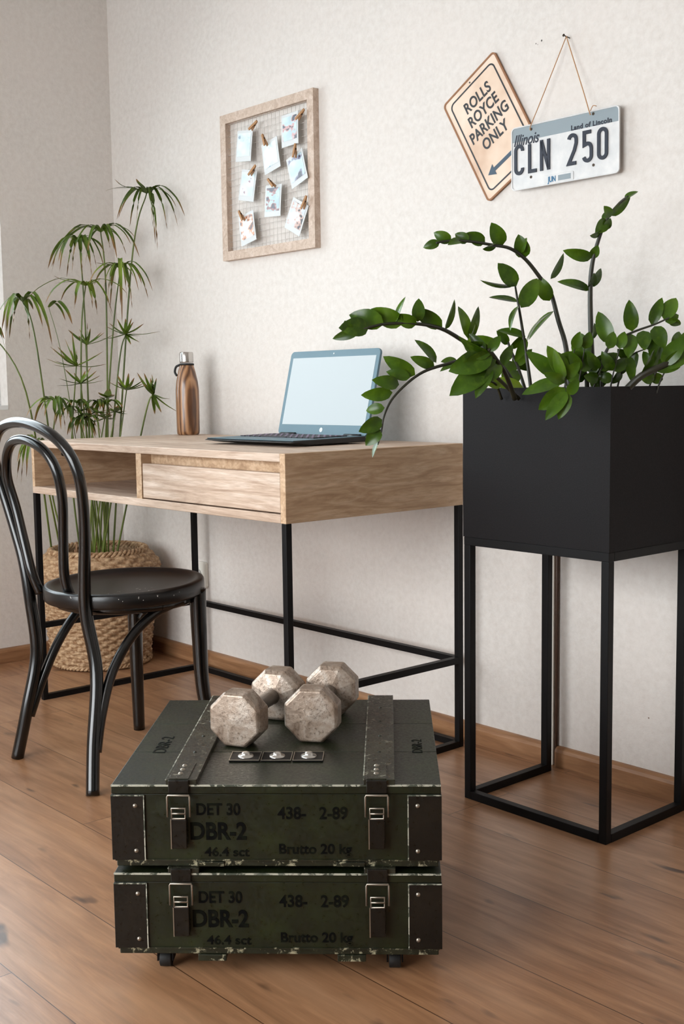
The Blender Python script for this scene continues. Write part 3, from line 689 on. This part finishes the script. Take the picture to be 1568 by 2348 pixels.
# ------------------------------------------------------------------ laptop
LA = .02
lt = thing('laptop', 'open laptop with a white glowing screen standing on the oak desk', 'laptop', (-2.268, 1.812, DH), LA)
LW, LD = .338, .238
b = nb(); prof = [(-LD/2, .010), (-LD/2+.012, .0145), (LD/2, .0175), (LD/2, .004), (-LD/2+.05, .003)]
a_ = [b.verts.new((-LW/2, y, z)) for y, z in prof]; c_ = [b.verts.new((LW/2, y, z)) for y, z in prof]
b.faces.new(a_); b.faces.new(c_[::-1])
for i in range(5): b.faces.new((a_[i], c_[i], c_[(i+1) % 5], a_[(i+1) % 5]))
bmesh.ops.recalc_face_normals(b, faces=b.faces)
mesh_obj('base', b, mLapB, lt, bev=.002)
def zt(y): return .0145+(y+LD/2-.012)/(LD-.012)*.003
b = nb(); vs = [b.verts.new((x, y, zt(y)+.0006)) for x, y in ((-LW/2+.002, -LD/2+.008), (LW/2-.002, -LD/2+.008), (LW/2-.002, LD/2-.004), (-LW/2+.002, LD/2-.004))]
b.faces.new(vs); r_ = bmesh.ops.extrude_face_region(b, geom=b.faces[:]); 
for x in r_['geom']:
    if isinstance(x, bmesh.types.BMVert): x.co.z -= .001
bmesh.ops.recalc_face_normals(b, faces=b.faces)
mesh_obj('palm_rest', b, mLapGlare, lt)
for r in range(6):
    for k in range(14):
        if r == 5 and 4 <= k <= 8: continue
        x = -LW/2+.028+k*.0203; y = LD/2-.035-r*.0188
        kb = nb(); box(kb, (x, y-.0155, zt(y)-.0005), (x+.017, y, zt(y)+.0030)); box(kb, (x+.004, y-.011, zt(y)+.0030), (x+.009, y-.005, zt(y)+.0033), mi=1)
        mesh_obj('key', kb, [mKey, mKeyE], lt)
y = LD/2-.035-5*.0188; kb = nb(); box(kb, (-LW/2+.028+4*.0203, y-.0155, zt(y)-.0005), (-LW/2+.028+9*.0203-.003, y, zt(y)+.003)); mesh_obj('space_bar', kb, mKey, lt)
mesh_obj('touchpad', bx((-.05, -LD/2+.012, zt(-LD/2+.03)-.0006), (.05, -LD/2+.068, zt(-LD/2+.04)+.0006)), mLapGlare, lt)
lid = bpy.data.objects.new('lid', None)
SHt = .222; LN = math.radians(14)
RL = Matrix.Translation((0, LD/2+.001, .016)) @ Matrix.Rotation(-LN, 4, 'X')
po = rrect(LW, SHt, .012); po = [(x, z+SHt/2) for x, z in po]
b = nb(); prism(b, po, 0, .007, RL); lid = mesh_obj('lid', b, mLapGlare, lt, bev=.0008)
b = nb(); prism(b, [(-LW/2+.012, .027), (LW/2-.012, .027), (LW/2-.012, SHt-.018), (-LW/2+.012, SHt-.018)], -.0006, 0, RL)
mesh_obj('screen', b, mScreen, lid)
b = nb(); prism(b, [(.006*math.cos(i*PI/8), .014+.006*math.sin(i*PI/8)) for i in range(16)], -.0007, 0, RL); mesh_obj('badge', b, mCardW, lid)
b = nb(); prism(b, [(.0022*math.cos(i*PI/6), SHt-.009+.0022*math.sin(i*PI/6)) for i in range(12)], -.0007, 0, RL); mesh_obj('webcam', b, mCardW, lid)
for x0, x1 in ((-LW/2+.018, -LW/2+.075), (LW/2-.075, LW/2-.018)):
    b = nb(); tube(b, [(x0, LD/2-.002, .0165), (x1, LD/2-.002, .0165)], .0055, 10); mesh_obj('hinge', b, mLapB, lt)

# ------------------------------------------------------------------ bottle
bo = thing('water_bottle', 'wood-grain steel water bottle with silver cap standing at the back of the desk', 'bottle', (-2.978, 2.010, DH))
b = nb(); lathe(b, [(0, 0), (.030, 0), (.0335, .004), (.0345, .012), (.0352, .10), (.0350, .135), (.0325, .160), (.0260, .190), (.0215, .206), (.0205, .212), (0, .212)], 48); mesh_obj('bottle_body', b, mBottle, bo)
b = nb(); lathe(b, [(0, .0), (.0225, .0), (.0225, .004), (.0205, .006), (0, .006)], 36); o = mesh_obj('neck_ring', b, mRubber, bo); o.location = (0, 0, .209)
b = nb(); lathe(b, [(0, 0), (.0205, 0), (.0208, .003), (.0208, .028), (.0190, .0315), (0, .0325)], 40); o = mesh_obj('cap', b, mSteelCap, bo); o.location = (0, 0, .217)
b = nb(); tube(b, spl([(-.021, -.012, .210), (-.030, -.018, .205), (-.033, -.021, .190), (-.027, -.018, .178)], 5), .0035, 8); mesh_obj('strap_loop', b, mRubber, bo)

# ------------------------------------------------------------------ photo frame with grid
fr_ = thing('picture_frame', 'wooden frame around a white wire grid hanging on the back wall', 'frame', (-2.683, WY, 1.466))
FX0, FX1, FZ0, FZ1, FY = -2.898, -2.472, 1.257, 1.677, 2.096; fw = .026
ce = V((-2.683, WY, 1.466))
def loc_(p): return V(p)-ce
for nm, poly in (('frame_rail', [(FX0, FZ1), (FX1, FZ1), (FX1-fw, FZ1-fw), (FX0+fw, FZ1-fw)]), ('frame_rail', [(FX0, FZ0), (FX0+fw, FZ0+fw), (FX1-fw, FZ0+fw), (FX1, FZ0)]),
                 ('frame_stile', [(FX0, FZ0), (FX0, FZ1), (FX0+fw, FZ1-fw), (FX0+fw, FZ0+fw)]), ('frame_stile', [(FX1, FZ0), (FX1-fw, FZ0+fw), (FX1-fw, FZ1-fw), (FX1, FZ1)])):
    b = nb(); prism(b, [(x-ce.x, z-ce.z) for x, z in poly], FY-WY, 0); bmesh.ops.recalc_face_normals(b, faces=b.faces); mesh_obj(nm, b, mFrameW, fr_)
b = nb(); x = FX0+fw+.012
while x < FX1-fw: tube(b, [loc_((x, 2.106, FZ0+fw)), loc_((x, 2.106, FZ1-fw))], .0006, 5); x += .0178
z = FZ0+fw+.010
while z < FZ1-fw: tube(b, [loc_((FX0+fw, 2.1048, z)), loc_((FX1-fw, 2.1048, z))], .0006, 5); z += .0178
mesh_obj('wire_grid', b, mGrid, fr_)
def picmat(seed, sky, dark, warm, thr):
    m = mat('instant_print', rough=.25); v = coords(m, kind='Generated', loc=(seed*3.7, seed*1.3, seed*.7))
    a = noise(m, v, 1.6, 1, .5); b_ = noise(m, coords(m, kind='Generated', loc=(seed*2.3, 9-seed, seed*1.7)), 1.9, 2, .55)
    c_ = ramp(m, a, [(.35, S(*[x*.86 for x in sky])), (.65, S(*sky))])
    c_ = mix(m, ramp(m, b_, [(thr, (0, 0, 0)), (thr+.05, (1, 1, 1))]), c_, S(*warm))
    c_ = mix(m, ramp(m, b_, [(thr+.07, (0, 0, 0)), (thr+.11, (1, 1, 1))]), c_, S(*dark))
    setc(m, c_); return m
SKY = (188, 214, 220)
CARDS = [('pale blue snapshot hanging highest at the left of the wire grid', -2.775, 1.572, -6, (206, 226, 230), (110, 128, 140), (170, 190, 200), .60, (-2.722, 1.620, -60)),
         ('tilted snapshot with a dark blue spire at its right edge, middle of the top row', -2.652, 1.526, 12, (214, 232, 232), (70, 40, 60), (60, 130, 160), .62, (-2.675, 1.572, 28)),
         ('upright snapshot with a pink and black strip, top right of the wire grid', -2.566, 1.583, 2, (190, 218, 226), (40, 40, 54), (190, 140, 138), .52, (-2.513, 1.613, -55)),
         ('snapshot with a dark slanted streak and pink patch, second down on the left', -2.762, 1.459, -11, (204, 224, 228), (60, 74, 88), (150, 110, 120), .58, (-2.731, 1.497, -50)),
         ('upright snapshot with red and dark blue blocks in the centre of the wire grid', -2.646, 1.402, -3.5, (176, 206, 214), (50, 40, 60), (150, 96, 90), .50, (-2.648, 1.451, 50)),
         ('tilted snapshot with a dark forked figure at the right of the wire grid', -2.538, 1.474, 18, (192, 220, 228), (44, 46, 60), (120, 116, 140), .55, (-2.540, 1.522, -8)),
         ('snapshot with orange and brown patches at the bottom left of the wire grid', -2.768, 1.339, 11, (230, 232, 230), (96, 60, 50), (206, 140, 100), .48, (-2.790, 1.377, 38)),
         ('strongly tilted beige snapshot at the bottom right of the wire grid', -2.544, 1.346, -26, (214, 220, 226), (40, 34, 40), (196, 160, 146), .47, (-2.503, 1.379, -28))]
for i, (lab, cx, cz, ang, sky, dark, warm, thr, pg) in enumerate(CARDS):
    o = thing('instant_photo', lab, 'photo', (cx, 2.0925, cz), 0, 'instant photos clipped to the wire grid')
    o.rotation_euler = (0, -math.radians(ang), 0)
    b = nb(); hw, hh = .0362, .0435
    nseg = 6; top = []; 
    for yy in (0, .0008):
        top.append([[b.verts.new((sx_, yy-.003*(math.sin(k/nseg*PI/2)), hh-2*hh*k/nseg)) for k in range(nseg+1)] for sx_ in (-hw, hw)])
    for k in range(nseg):
        F_, K_ = top
        b.faces.new((F_[0][k], F_[0][k+1], F_[1][k+1], F_[1][k])); b.faces.new((K_[0][k], K_[1][k], K_[1][k+1], K_[0][k+1]))
        b.faces.new((F_[0][k], K_[0][k], K_[0][k+1], F_[0][k+1])); b.faces.new((F_[1][k], F_[1][k+1], K_[1][k+1], K_[1][k]))
    b.faces.new((top[0][0][0], top[0][1][0], top[1][1][0], top[1][0][0])); b.faces.new((top[0][0][-1], top[1][0][-1], top[1][1][-1], top[0][1][-1]))
    bmesh.ops.recalc_face_normals(b, faces=b.faces); mesh_obj('card', b, mCardW, o)
    b = nb(); hp_ = [(hh-.008-.064*k/6) for k in range(7)]; A = []
    for z in hp_:
        k = (hh-z)/(2*hh); y_ = -.003*math.sin(k*PI/2)-.0005
        A.append((b.verts.new((-hw+.006, y_, z)), b.verts.new((hw-.006, y_, z))))
    for p, q_ in zip(A, A[1:]): b.faces.new((p[0], q_[0], q_[1], p[1]))
    mesh_obj('print', b, picmat(i+1, sky, dark, warm, thr), o)
    px_, pz_, pa = pg
    c2 = thing('clothespin', 'small wooden clothespin holding the ' + ['pale blue snapshot at top left', 'snapshot with the blue spire', 'pink-striped snapshot at top right', 'streaked snapshot second down on the left', 'snapshot in the centre',
               'snapshot with the forked figure', 'orange-patched snapshot at bottom left', 'beige tilted snapshot at bottom right'][i], 'clothespin', (px_, 2.086, pz_), 0, 'clothespins on the wire grid')
    c2.rotation_euler = (0, math.radians(-pa), 0)
    for sgn in (-1, 1):
        b = nb(); prism(b, [(-.0035, -.019), (.0035, -.019), (.0035, .019), (-.0035, .019)], -.0015, .0015)
        p_ = mesh_obj('jaw', b, mPeg, c2, bev=.0006); p_.location = (0, sgn*.0028, 0); p_.rotation_euler = (sgn*.14, 0, 0)
    b = nb(); tube(b, [(-.0045, 0, .004), (.0045, 0, .004)], .0024, 8); mesh_obj('spring', b, mPegD, c2)

# ------------------------------------------------------------------ parking sign
sg = thing('parking_sign', 'tilted cream metal parking sign with black lettering and arrow on the back wall', 'sign', (-1.854, WY-.004, 1.4705))
A31 = math.radians(30.5); MS = Matrix.Rotation(-A31, 4, 'Y')
SW, SH = .185, .282
b = nb(); prism(b, rrect(SW, SH, .010), -.0015, .0015, MS); so_ = mesh_obj('sign_plate', b, mSign, sg)
b = nb(); frame_ring(b, rrect(SW+.002, SH+.002, .011), rrect(SW-.006, SH-.006, .008), -.003, .0015, MS); bmesh.ops.recalc_face_normals(b, faces=b.faces); mesh_obj('rusty_rim', b, mRust, sg)
b = nb(); frame_ring(b, rrect(SW-.030, SH-.030, .014), rrect(SW-.037, SH-.037, .011), -.0022, -.0012, MS); bmesh.ops.recalc_face_normals(b, faces=b.faces); mesh_obj('border_line', b, mInk, sg)
for k, (s_, zz_) in enumerate((('ROLLS', .073), ('ROYCE', .037), ('PARKING', .001), ('ONLY', -.035))):
    text_obj('lettering', s_, .0375, mInk, MS @ Matrix.Translation((0, -.002, zz_)), sg, xs=.80, bold=.0007, align='CENTER', spacing=1.04)
b = nb(); prism(b, [(-.062, -.088), (-.040, -.074), (-.040, -.0835), (.055, -.0835), (.055, -.0925), (-.040, -.0925), (-.040, -.102)], -.0022, -.001, MS)
bmesh.ops.recalc_face_normals(b, faces=b.faces); mesh_obj('arrow', b, mBlue, sg)
for z in (SH/2-.010, -SH/2+.010):
    b = nb(); prism(b, [(.002*math.cos(i*PI/5), z+.002*math.sin(i*PI/5)) for i in range(10)], -.0024, -.001, MS); mesh_obj('mounting_hole', b, mInk, sg)

# ------------------------------------------------------------------ licence plate, twine, nail
lp = thing('license_plate', 'white and grey metal licence plate reading CLN 250, hanging from twine', 'license plate', (-1.6345, WY-.019, 1.3835), 0)
lp.rotation_euler = (0, math.radians(-.4), math.radians(1.5))
PW, PHh = .286, .139
mesh_pl = nb(); prism(mesh_pl, rrect(PW, PHh, .010), -.001, .001); mesh_obj('plate', mesh_pl, mPlate, lp)
b = nb(); frame_ring(b, rrect(PW, PHh, .010), rrect(PW-.006, PHh-.006, .008), -.0026, 0); bmesh.ops.recalc_face_normals(b, faces=b.faces); mesh_obj('raised_edge', b, mPlate, lp, bev=.0008)
b = nb(); prism(b, [(-PW/2+.003, PHh/2-.033), (PW/2-.003, PHh/2-.033), (PW/2-.003, PHh/2-.006), (PW/2-.006, PHh/2-.003), (-PW/2+.006, PHh/2-.003), (-PW/2+.003, PHh/2-.006)], -.0013, -.0009)
bmesh.ops.recalc_face_normals(b, faces=b.faces); mesh_obj('colour_band', b, mPlBlue, lp)
T = Matrix.Translation
def ribbon(bm, pts, w, y0, y1, closed=False):
    """flat embossed stroke following points in x,z"""
    P = [V((p[0], 0, p[1])) for p in pts]; n = len(P); L_, R_ = [], []
    for i in range(n):
        if closed: t0_, t1_ = P[i]-P[i-1], P[(i+1) % n]-P[i]
        else: t0_ = P[i]-P[max(i-1, 0)]; t1_ = P[min(i+1, n-1)]-P[i]
        if t0_.length < 1e-9: t0_ = t1_
        if t1_.length < 1e-9: t1_ = t0_
        t0_ = t0_.normalized(); t1_ = t1_.normalized(); tt = (t0_+t1_).normalized(); k = 1/max(.35, tt.dot(t0_))
        nr = V((-tt.z, 0, tt.x))*w/2*k; L_.append(P[i]+nr); R_.append(P[i]-nr)
    vs = [[bm.verts.new((p.x, y, p.z)) for p in side] for side in (L_, R_) for y in (y0, y1)]
    a0, a1, b0, b1 = vs
    for i in range(n if closed else n-1):
        j = (i+1) % n
        for f in ((a0[i], a0[j], b0[j], b0[i]), (a1[j], a1[i], b1[i], b1[j]), (a0[j], a0[i], a1[i], a1[j]), (b0[i], b0[j], b1[j], b1[i])): bm.faces.new(f)
    if not closed:
        for i in (0, n-1): bm.faces.new((a0[i], b0[i], b1[i], a1[i]))
def arc(cx, cz, rx, rz, a0, a1, n=7): return [(cx+rx*math.cos(math.radians(a0+(a1-a0)*i/n)), cz+rz*math.sin(math.radians(a0+(a1-a0)*i/n))) for i in range(n+1)]
GH, GW, GS = .067, .027, .0078
def glyph(ch):
    w, h, r = GW-GS, GH-GS, .0095
    if ch == 'C': return [arc(w-r, h-r, r, r, -10, 90)+arc(r, h-r, r, r, 90, 180)+arc(r, r, r, r, 180, 270)+arc(w-r, r, r, r, 270, 370)], False
    if ch == 'L': return [[(0, h), (0, 0), (w, 0)]], False
    if ch == 'N': return [[(0, -.0035), (0, h+.0035)], [(0, h), (w, 0)], [(w, -.0035), (w, h+.0035)]], False
    if ch == '2': return [arc(w/2, h-w/2, w/2, w/2, 170, 0, 9)+[(w, h-w/2-.008), (w*.75, h*.45), (0, 0), (w, 0)]], False
    if ch == '5': return [[(w*.95, h), (.001, h), (.001, h*.56)]+arc(w/2, h*.40, w/2, h*.20, 110, 0, 6)+arc(w/2, w/2, w/2, w/2, 0, -170, 9)], False
    if ch == '0': return [arc(w-r, h-r, r, r, 0, 90)+arc(r, h-r, r, r, 90, 180)+arc(r, r, r, r, 180, 270)+arc(w-r, r, r, r, 270, 360)], True
for ch, gx in (('C', .008), ('L', .047), ('N', .080), ('2', .153), ('5', .192), ('0', .230)):
    paths, closed = glyph(ch); b = nb()
    for p in paths: ribbon(b, [(x-PW/2+gx+.001+GS/2, z-.0365+GS/2) for x, z in p], GS, -.0034, -.0008, closed)
    bmesh.ops.recalc_face_normals(b, faces=b.faces); mesh_obj('plate_character', b, mPlInk, lp)
text_obj('lettering', 'Illinois', .034, mPlInk, T((-.137, -.0016, .028)), lp, xs=.80, bold=.0004, shear=.35)
text_obj('lettering', 'Land of Lincoln', .0145, mPlInk, T((.020, -.0016, .037)), lp, xs=1.02, bold=.0005, spacing=1.12)
b = nb(); prism(b, [(x-.012, z-.0575) for x, z in rrect(.078, .019, .003)], -.0024, -.0009); mesh_obj('sticker_panel', b, mPlate, lp, bev=.0006)
text_obj('lettering', 'JUN', .0165, mPlSt, T((-.040, -.0027, -.0635)), lp, xs=.72, bold=.0005)
b = nb(); prism(b, [(-.013, -.0635), (.020, -.0635), (.020, -.052), (-.013, -.052)], -.003, -.002); bmesh.ops.recalc_face_normals(b, faces=b.faces); mesh_obj('year_sticker', b, mPlBlue, lp)
for x, z in ((-.087, .0585), (.077, .0620), (-.088, -.045), (.078, -.044)):
    b = nb(); prism(b, [(x+.0032*math.cos(i*PI/6), z+.0032*math.sin(i*PI/6)) for i in range(12)], -.0016, -.0008); mesh_obj('screw_hole', b, mNail, lp)
b = nb()
H1, H2, NL = V((-1.7215, WY-.022, 1.4425)), V((-1.5575, WY-.024, 1.446)), V((-1.635, WY-.012, 1.6225))
tube(b, spl([H1+V((0, -.004, -.004)), H1+V((.003, -.006, .006)), H1.lerp(NL, .3)+V((0, -.004, 0)), NL], 5), .0011, 6)
tube(b, spl([H2+V((0, -.004, -.004)), H2+V((-.003, -.006, .006)), H2.lerp(NL, .3)+V((0, -.004, 0)), NL], 5), .0011, 6)
tube(b, spl([H2+V((-.001, -.004, .004)), H2+V((.006, -.004, .014)), H2+V((.014, -.003, .012))], 4), .0009, 5)
tag(mesh_obj('twine', b, mTwine), 'thin brown twine looped over a nail, carrying the licence plate', 'twine')
b = nb(); tube(b, [(-1.635, WY, 1.621), (-1.637, WY-.018, 1.624)], .0012, 8); tube(b, [(-1.637, WY-.018, 1.624), (-1.6372, WY-.0195, 1.6243)], .0030, 10)
tag(mesh_obj('nail', b, mNail), 'small nail in the back wall carrying the twine', 'nail')

# ------------------------------------------------------------------ crates
FL, W_, D_ = V((-1.482, .847, 0)), .484, .472
ANG = math.atan2(.350, .334)
def crate(label, z0, z1, du=0, topmark=False):
    o = thing('ammunition_crate', label, 'crate', (FL.x, FL.y, z0), ANG, 'stacked green military crates')
    Hh = z1-z0; W, D = W_, D_; lt_ = .0145; bt = .011
    b = nb(); box(b, (.004+du, .006, 0), (W-.004+du, D-.006, bt)); mesh_obj('bottom_board', b, mGreenEdge, o, bev=.0015)
    mesh_obj('body', bx((.003+du, .003, bt), (W-.003+du, D-.003, Hh-lt_)), mGreen, o, bev=.001)
    lid_ = nb(); nb_ = 3
    for k in range(nb_): box(lid_, (du, D*k/nb_+.0004, Hh-lt_+.0008), (W+du, D*(k+1)/nb_-.0004, Hh))
    lid_o = mesh_obj('lid', lid_, mGreenEdge if False else mGreen, o, bev=.0014)
    mesh_obj('edge_strip', bx((du, -.0006, Hh-.0022), (W+du, .0012, Hh+.0004)), mWorn, lid_o)
    mesh_obj('edge_strip', bx((.003+du, .0016, bt-.001), (W-.003+du, .004, bt+.0012)), mGreenEdge, o)
    for x0, x1 in ((-.001, .048), (W-.048, W+.001)):
        b = nb(); y1 = .055; zb, zt_ = bt+.001, Hh-lt_-.001
        box(b, (x0+du, .000, zb), (x1+du, .0032, zt_))
        if x0 < 0: box(b, (x0+du, .0032, zb), (x0+.0035+du, y1, zt_))
        else: box(b, (x1-.0035+du, .0032, zb), (x1+du, y1, zt_))
        cp = mesh_obj('corner_plate', b, mLatch, o, bev=.0006)
        xe = x1 if x0 < 0 else x0
        mesh_obj('worn_edge', bx((xe-.0008+du, -.0006, zb), (xe+.0008+du, .001, zt_)), mWorn, cp); mesh_obj('worn_edge', bx((x0+du, -.0006, zt_-.0012), (x1+du, .001, zt_+.0003)), mWorn, cp)
        for zz_ in (Hh*.30 if False else zb+.014, zt_-.016):
            b = nb(); cxr = (x0+.036 if x0 < 0 else x0+.014)+du
            lathe(b, [(0, .0022), (.0025, .0015), (.0034, 0)], 12); ro = mesh_obj('rivet', b, mWire, cp); ro.location = (cxr, 0, zz_); ro.rotation_euler = (PI/2, 0, 0)
    for x0 in (.081, .371):
        st = nb(); box(st, (x0+du, .000, Hh), (x0+.046+du, D, Hh+.0082)); s0 = mesh_obj('lid_strap', st, mGreenMetal, o, bev=.0008)
        mesh_obj('worn_edge', bx((x0-.0004+du, .0, Hh+.0068), (x0+.0012+du, D, Hh+.0083)), mWorn, s0)
        if topmark: mesh_obj('strap_plate', bx((x0+.005+du, .0, Hh+.0082), (x0+.034+du, .075, Hh+.0100)), mGreenMetal, s0, bev=.0006)
        for k in range(3 if topmark else 0):
            b = nb(); lathe(b, [(0, .003), (.003, .002), (.0042, 0)], 12); ro = mesh_obj('rivet', b, mWire, s0); ro.location = (x0+.019+du, .022+.018*k, Hh+.0098)
        for k in range(4 if topmark else 0):
            b = nb(); lathe(b, [(0, .002), (.002, .0015), (.003, 0)], 10); ro = mesh_obj('rivet', b, mGreenEdge, s0); ro.location = (x0+.023+du, .13+.085*k, Hh+.0081)
        # latch
        xc = x0+.0195+du
        la = mesh_obj('latch', bx((xc-.015, -.004, Hh-.012), (xc+.015, .0, Hh+.008)), mLatch, o, bev=.001)
        b = nb(); hb = [(xc-.0165, -.006, Hh-.046), (xc-.0165, -.006, Hh-.016), (xc-.0155, -.006, Hh-.0135), (xc+.0155, -.006, Hh-.0135), (xc+.0165, -.006, Hh-.016), (xc+.0165, -.006, Hh-.046)]
        tube(b, hb, .0016, 8); mesh_obj('latch_bail', b, mWire, la)
        b = nb(); hb = [(xc-.010, -.008, Hh-.048), (xc-.010, -.009, Hh-.032), (xc+.010, -.009, Hh-.032), (xc+.010, -.008, Hh-.048), (xc-.010, -.008, Hh-.048)]
        tube(b, hb, .0014, 8); tube(b, [(xc-.010, -.009, Hh-.040), (xc+.010, -.009, Hh-.040)], .0014, 8); mesh_obj('latch_ring', b, mWire, la)
        mesh_obj('latch_lever', bx((xc-.0115, -.008, Hh-.094), (xc+.0115, -.001, Hh-.049)), mLatch, la, bev=.0014)
        mesh_obj('worn_edge', bx((xc-.0124, -.0086, Hh-.094), (xc-.0108, -.0064, Hh-.049)), mWire, la)
    # stencilled writing on the front
    TM = lambda x, z: Matrix.Translation((x+du, .0025, z))
    text_obj('stencil', 'DET 30', .0245, mStencil, TM(.124, Hh-.046), o, xs=.86, bold=.0005)
    text_obj('stencil', 'DBR-2', .036, mStencil, TM(.114, Hh-.083), o, xs=.86, bold=.001)
    text_obj('stencil', '46.4 sct', .019, mStencil, TM(.136, bt+.006), o, xs=1.1, bold=.0003)
    text_obj('stencil', '438-   2-89', .0255, mStencil, TM(.245, Hh-.052), o, xs=.90, bold=.0005)
    text_obj('stencil', 'Brutto 20 kg', .021, mStencil, TM(.245, bt+.010), o, xs=1.0, bold=.0004)
    if topmark:
        MT = Matrix.Translation((.052, .150, Hh+.0002)) @ Matrix.Rotation(PI/2, 4, 'Z') @ Matrix.Rotation(-PI/2, 4, 'X')
        text_obj('stencil', 'DBR-2', .03, mStencil, MT, o, xs=1.1)
        MT = Matrix.Translation((W-.022, .150, Hh+.0002)) @ Matrix.Rotation(PI/2, 4, 'Z') @ Matrix.Rotation(-PI/2, 4, 'X')
        text_obj('stencil', 'DBR-2', .024, mStencil, MT, o, xs=1.1)
        for k in range(3):
            xx = .160+.0495*k
            pm = mesh_obj('hinge_plate', bx((xx, .106, Hh+.0003), (xx+.0475, .150, Hh+.0022)), mBlackMetal, o, bev=.0006)
            b = nb(); frame_ring(b, [(xx, .106), (xx+.0475, .106), (xx+.0475, .150), (xx, .150)], [(xx+.0012, .1075), (xx+.0463, .1075), (xx+.0463, .1488), (xx+.0012, .1488)], 0, .001, Matrix.Translation((0, 0, Hh+.0032)) @ Matrix.Rotation(0, 4, 'X') @ Matrix(((1, 0, 0, 0), (0, 0, 1, 0), (0, -1, 0, 0), (0, 0, 0, 1))))
            bmesh.ops.recalc_face_normals(b, faces=b.faces); mesh_obj('bright_rim', b, mWire, pm)
            b = nb(); lathe(b, [(0, .0075), (.0055, .0068), (.0068, .004), (.0072, .0022), (.012, .002), (.0125, 0)], 20); bo_ = mesh_obj('bolt', b, mBolt, pm); bo_.location = (xx+.024, .129, Hh+.002)
    # side and rear skids below
    for x0 in (.122, .330):
        mesh_obj('foot_block', bx((x0+du, .004, -.010), (x0+.042+du, .030, .0)) if not topmark else bx((x0+du, .0035, .0006), (x0+.042+du, .0062, .0075)), mGreenEdge, o, bev=.0008)
    return o
LOW0, LOW1 = .038, .1655
crate('dark green military crate with stencilled letters, underneath the other crate', LOW0, LOW1)
crate('dark green military crate with stencilled letters, on top and carrying the dumbbells', .1740, .3000, topmark=True)
# castered dolly feet under the lower crate
for i, (u_, v_, lab) in enumerate(((.066, .045, 'small black caster under the near left corner of the crates'), (.415, .045, 'small black caster under the near right corner of the crates'),
                          (.066, .425, 'small black caster under the far left corner of the crates'), (.415, .425, 'small black caster under the far right corner of the crates'))):
    p = FL+Matrix.Rotation(ANG, 3, 'Z') @ V((u_, v_, 0))
    cs = thing('caster', lab, 'caster', (p.x, p.y, 0), ANG, 'casters under the crates')
    b = nb(); tube(b, [(-.009, 0, .0135), (.009, 0, .0135)], .0135, 20); mesh_obj('wheel', b, mRubber, cs, bev=.0015)
    b = nb(); box(b, (-.016, -.012, .0345), (.016, .012, .038)); box(b, (-.0125, -.010, .012), (-.0100, .010, .0345)); box(b, (.0100, -.010, .012), (.0125, .010, .0345)); mesh_obj('bracket', b, mBlackMetal, cs)

# ------------------------------------------------------------------ dumbbells
def dumbbell(label, u0, v0, u1, v1, roll):
    R2 = Matrix.Rotation(ANG, 3, 'Z')
    a = FL+R2@V((u0, v0, 0)); c_ = FL+R2@V((u1, v1, 0)); mid_ = (a+c_)/2; d = c_-a
    o = thing('dumbbell', label, 'dumbbell', (mid_.x, mid_.y, .3005), math.atan2(d.y, d.x)-PI/2, 'pair of dumbbells on the crate')
    apo = .0445; rr = apo/math.cos(PI/8); LT = .205; HT = .046
    for s_ in (-1, 1):
        b = nb(); rings = []
        for yy, k in ((-LT/2-.0025, 0), (-LT/2, .93), (-LT/2+.006, 1.0), (-LT/2+HT-.008, 1.0), (-LT/2+HT, .86), (-LT/2+HT+.004, .35)):
            if k == 0: rings.append([b.verts.new((0, yy*s_, apo))]); continue
            rings.append([b.verts.new((rr*k*math.cos(PI/8+PI/4*i+roll), yy*s_, apo+rr*k*math.sin(PI/8+PI/4*i+roll))) for i in range(8)])
        for A_, C_ in zip(rings, rings[1:]):
            for i in range(8):
                j = (i+1) % 8
                b.faces.new((A_[0], C_[i], C_[j]) if len(A_) == 1 else (A_[i], A_[j], C_[j], C_[i]))
        b.faces.new(rings[-1]); bmesh.ops.recalc_face_normals(b, faces=b.faces)
        mesh_obj('weight_head', b, mDb, o, bev=.0022)
    b = nb(); tube(b, [(0, -.058, apo), (0, -.03, apo), (0, .03, apo), (0, .058, apo)], [.0135, .0125, .0125, .0135], 20); mesh_obj('handle', b, mDbH, o)
dumbbell('worn silver octagonal dumbbell, the left one, its handle showing', .160, .180, .222, .370, 0)
dumbbell('worn silver octagonal dumbbell, the right one nearer the crate strap, handle hidden', .282, .205, .312, .400, 0)
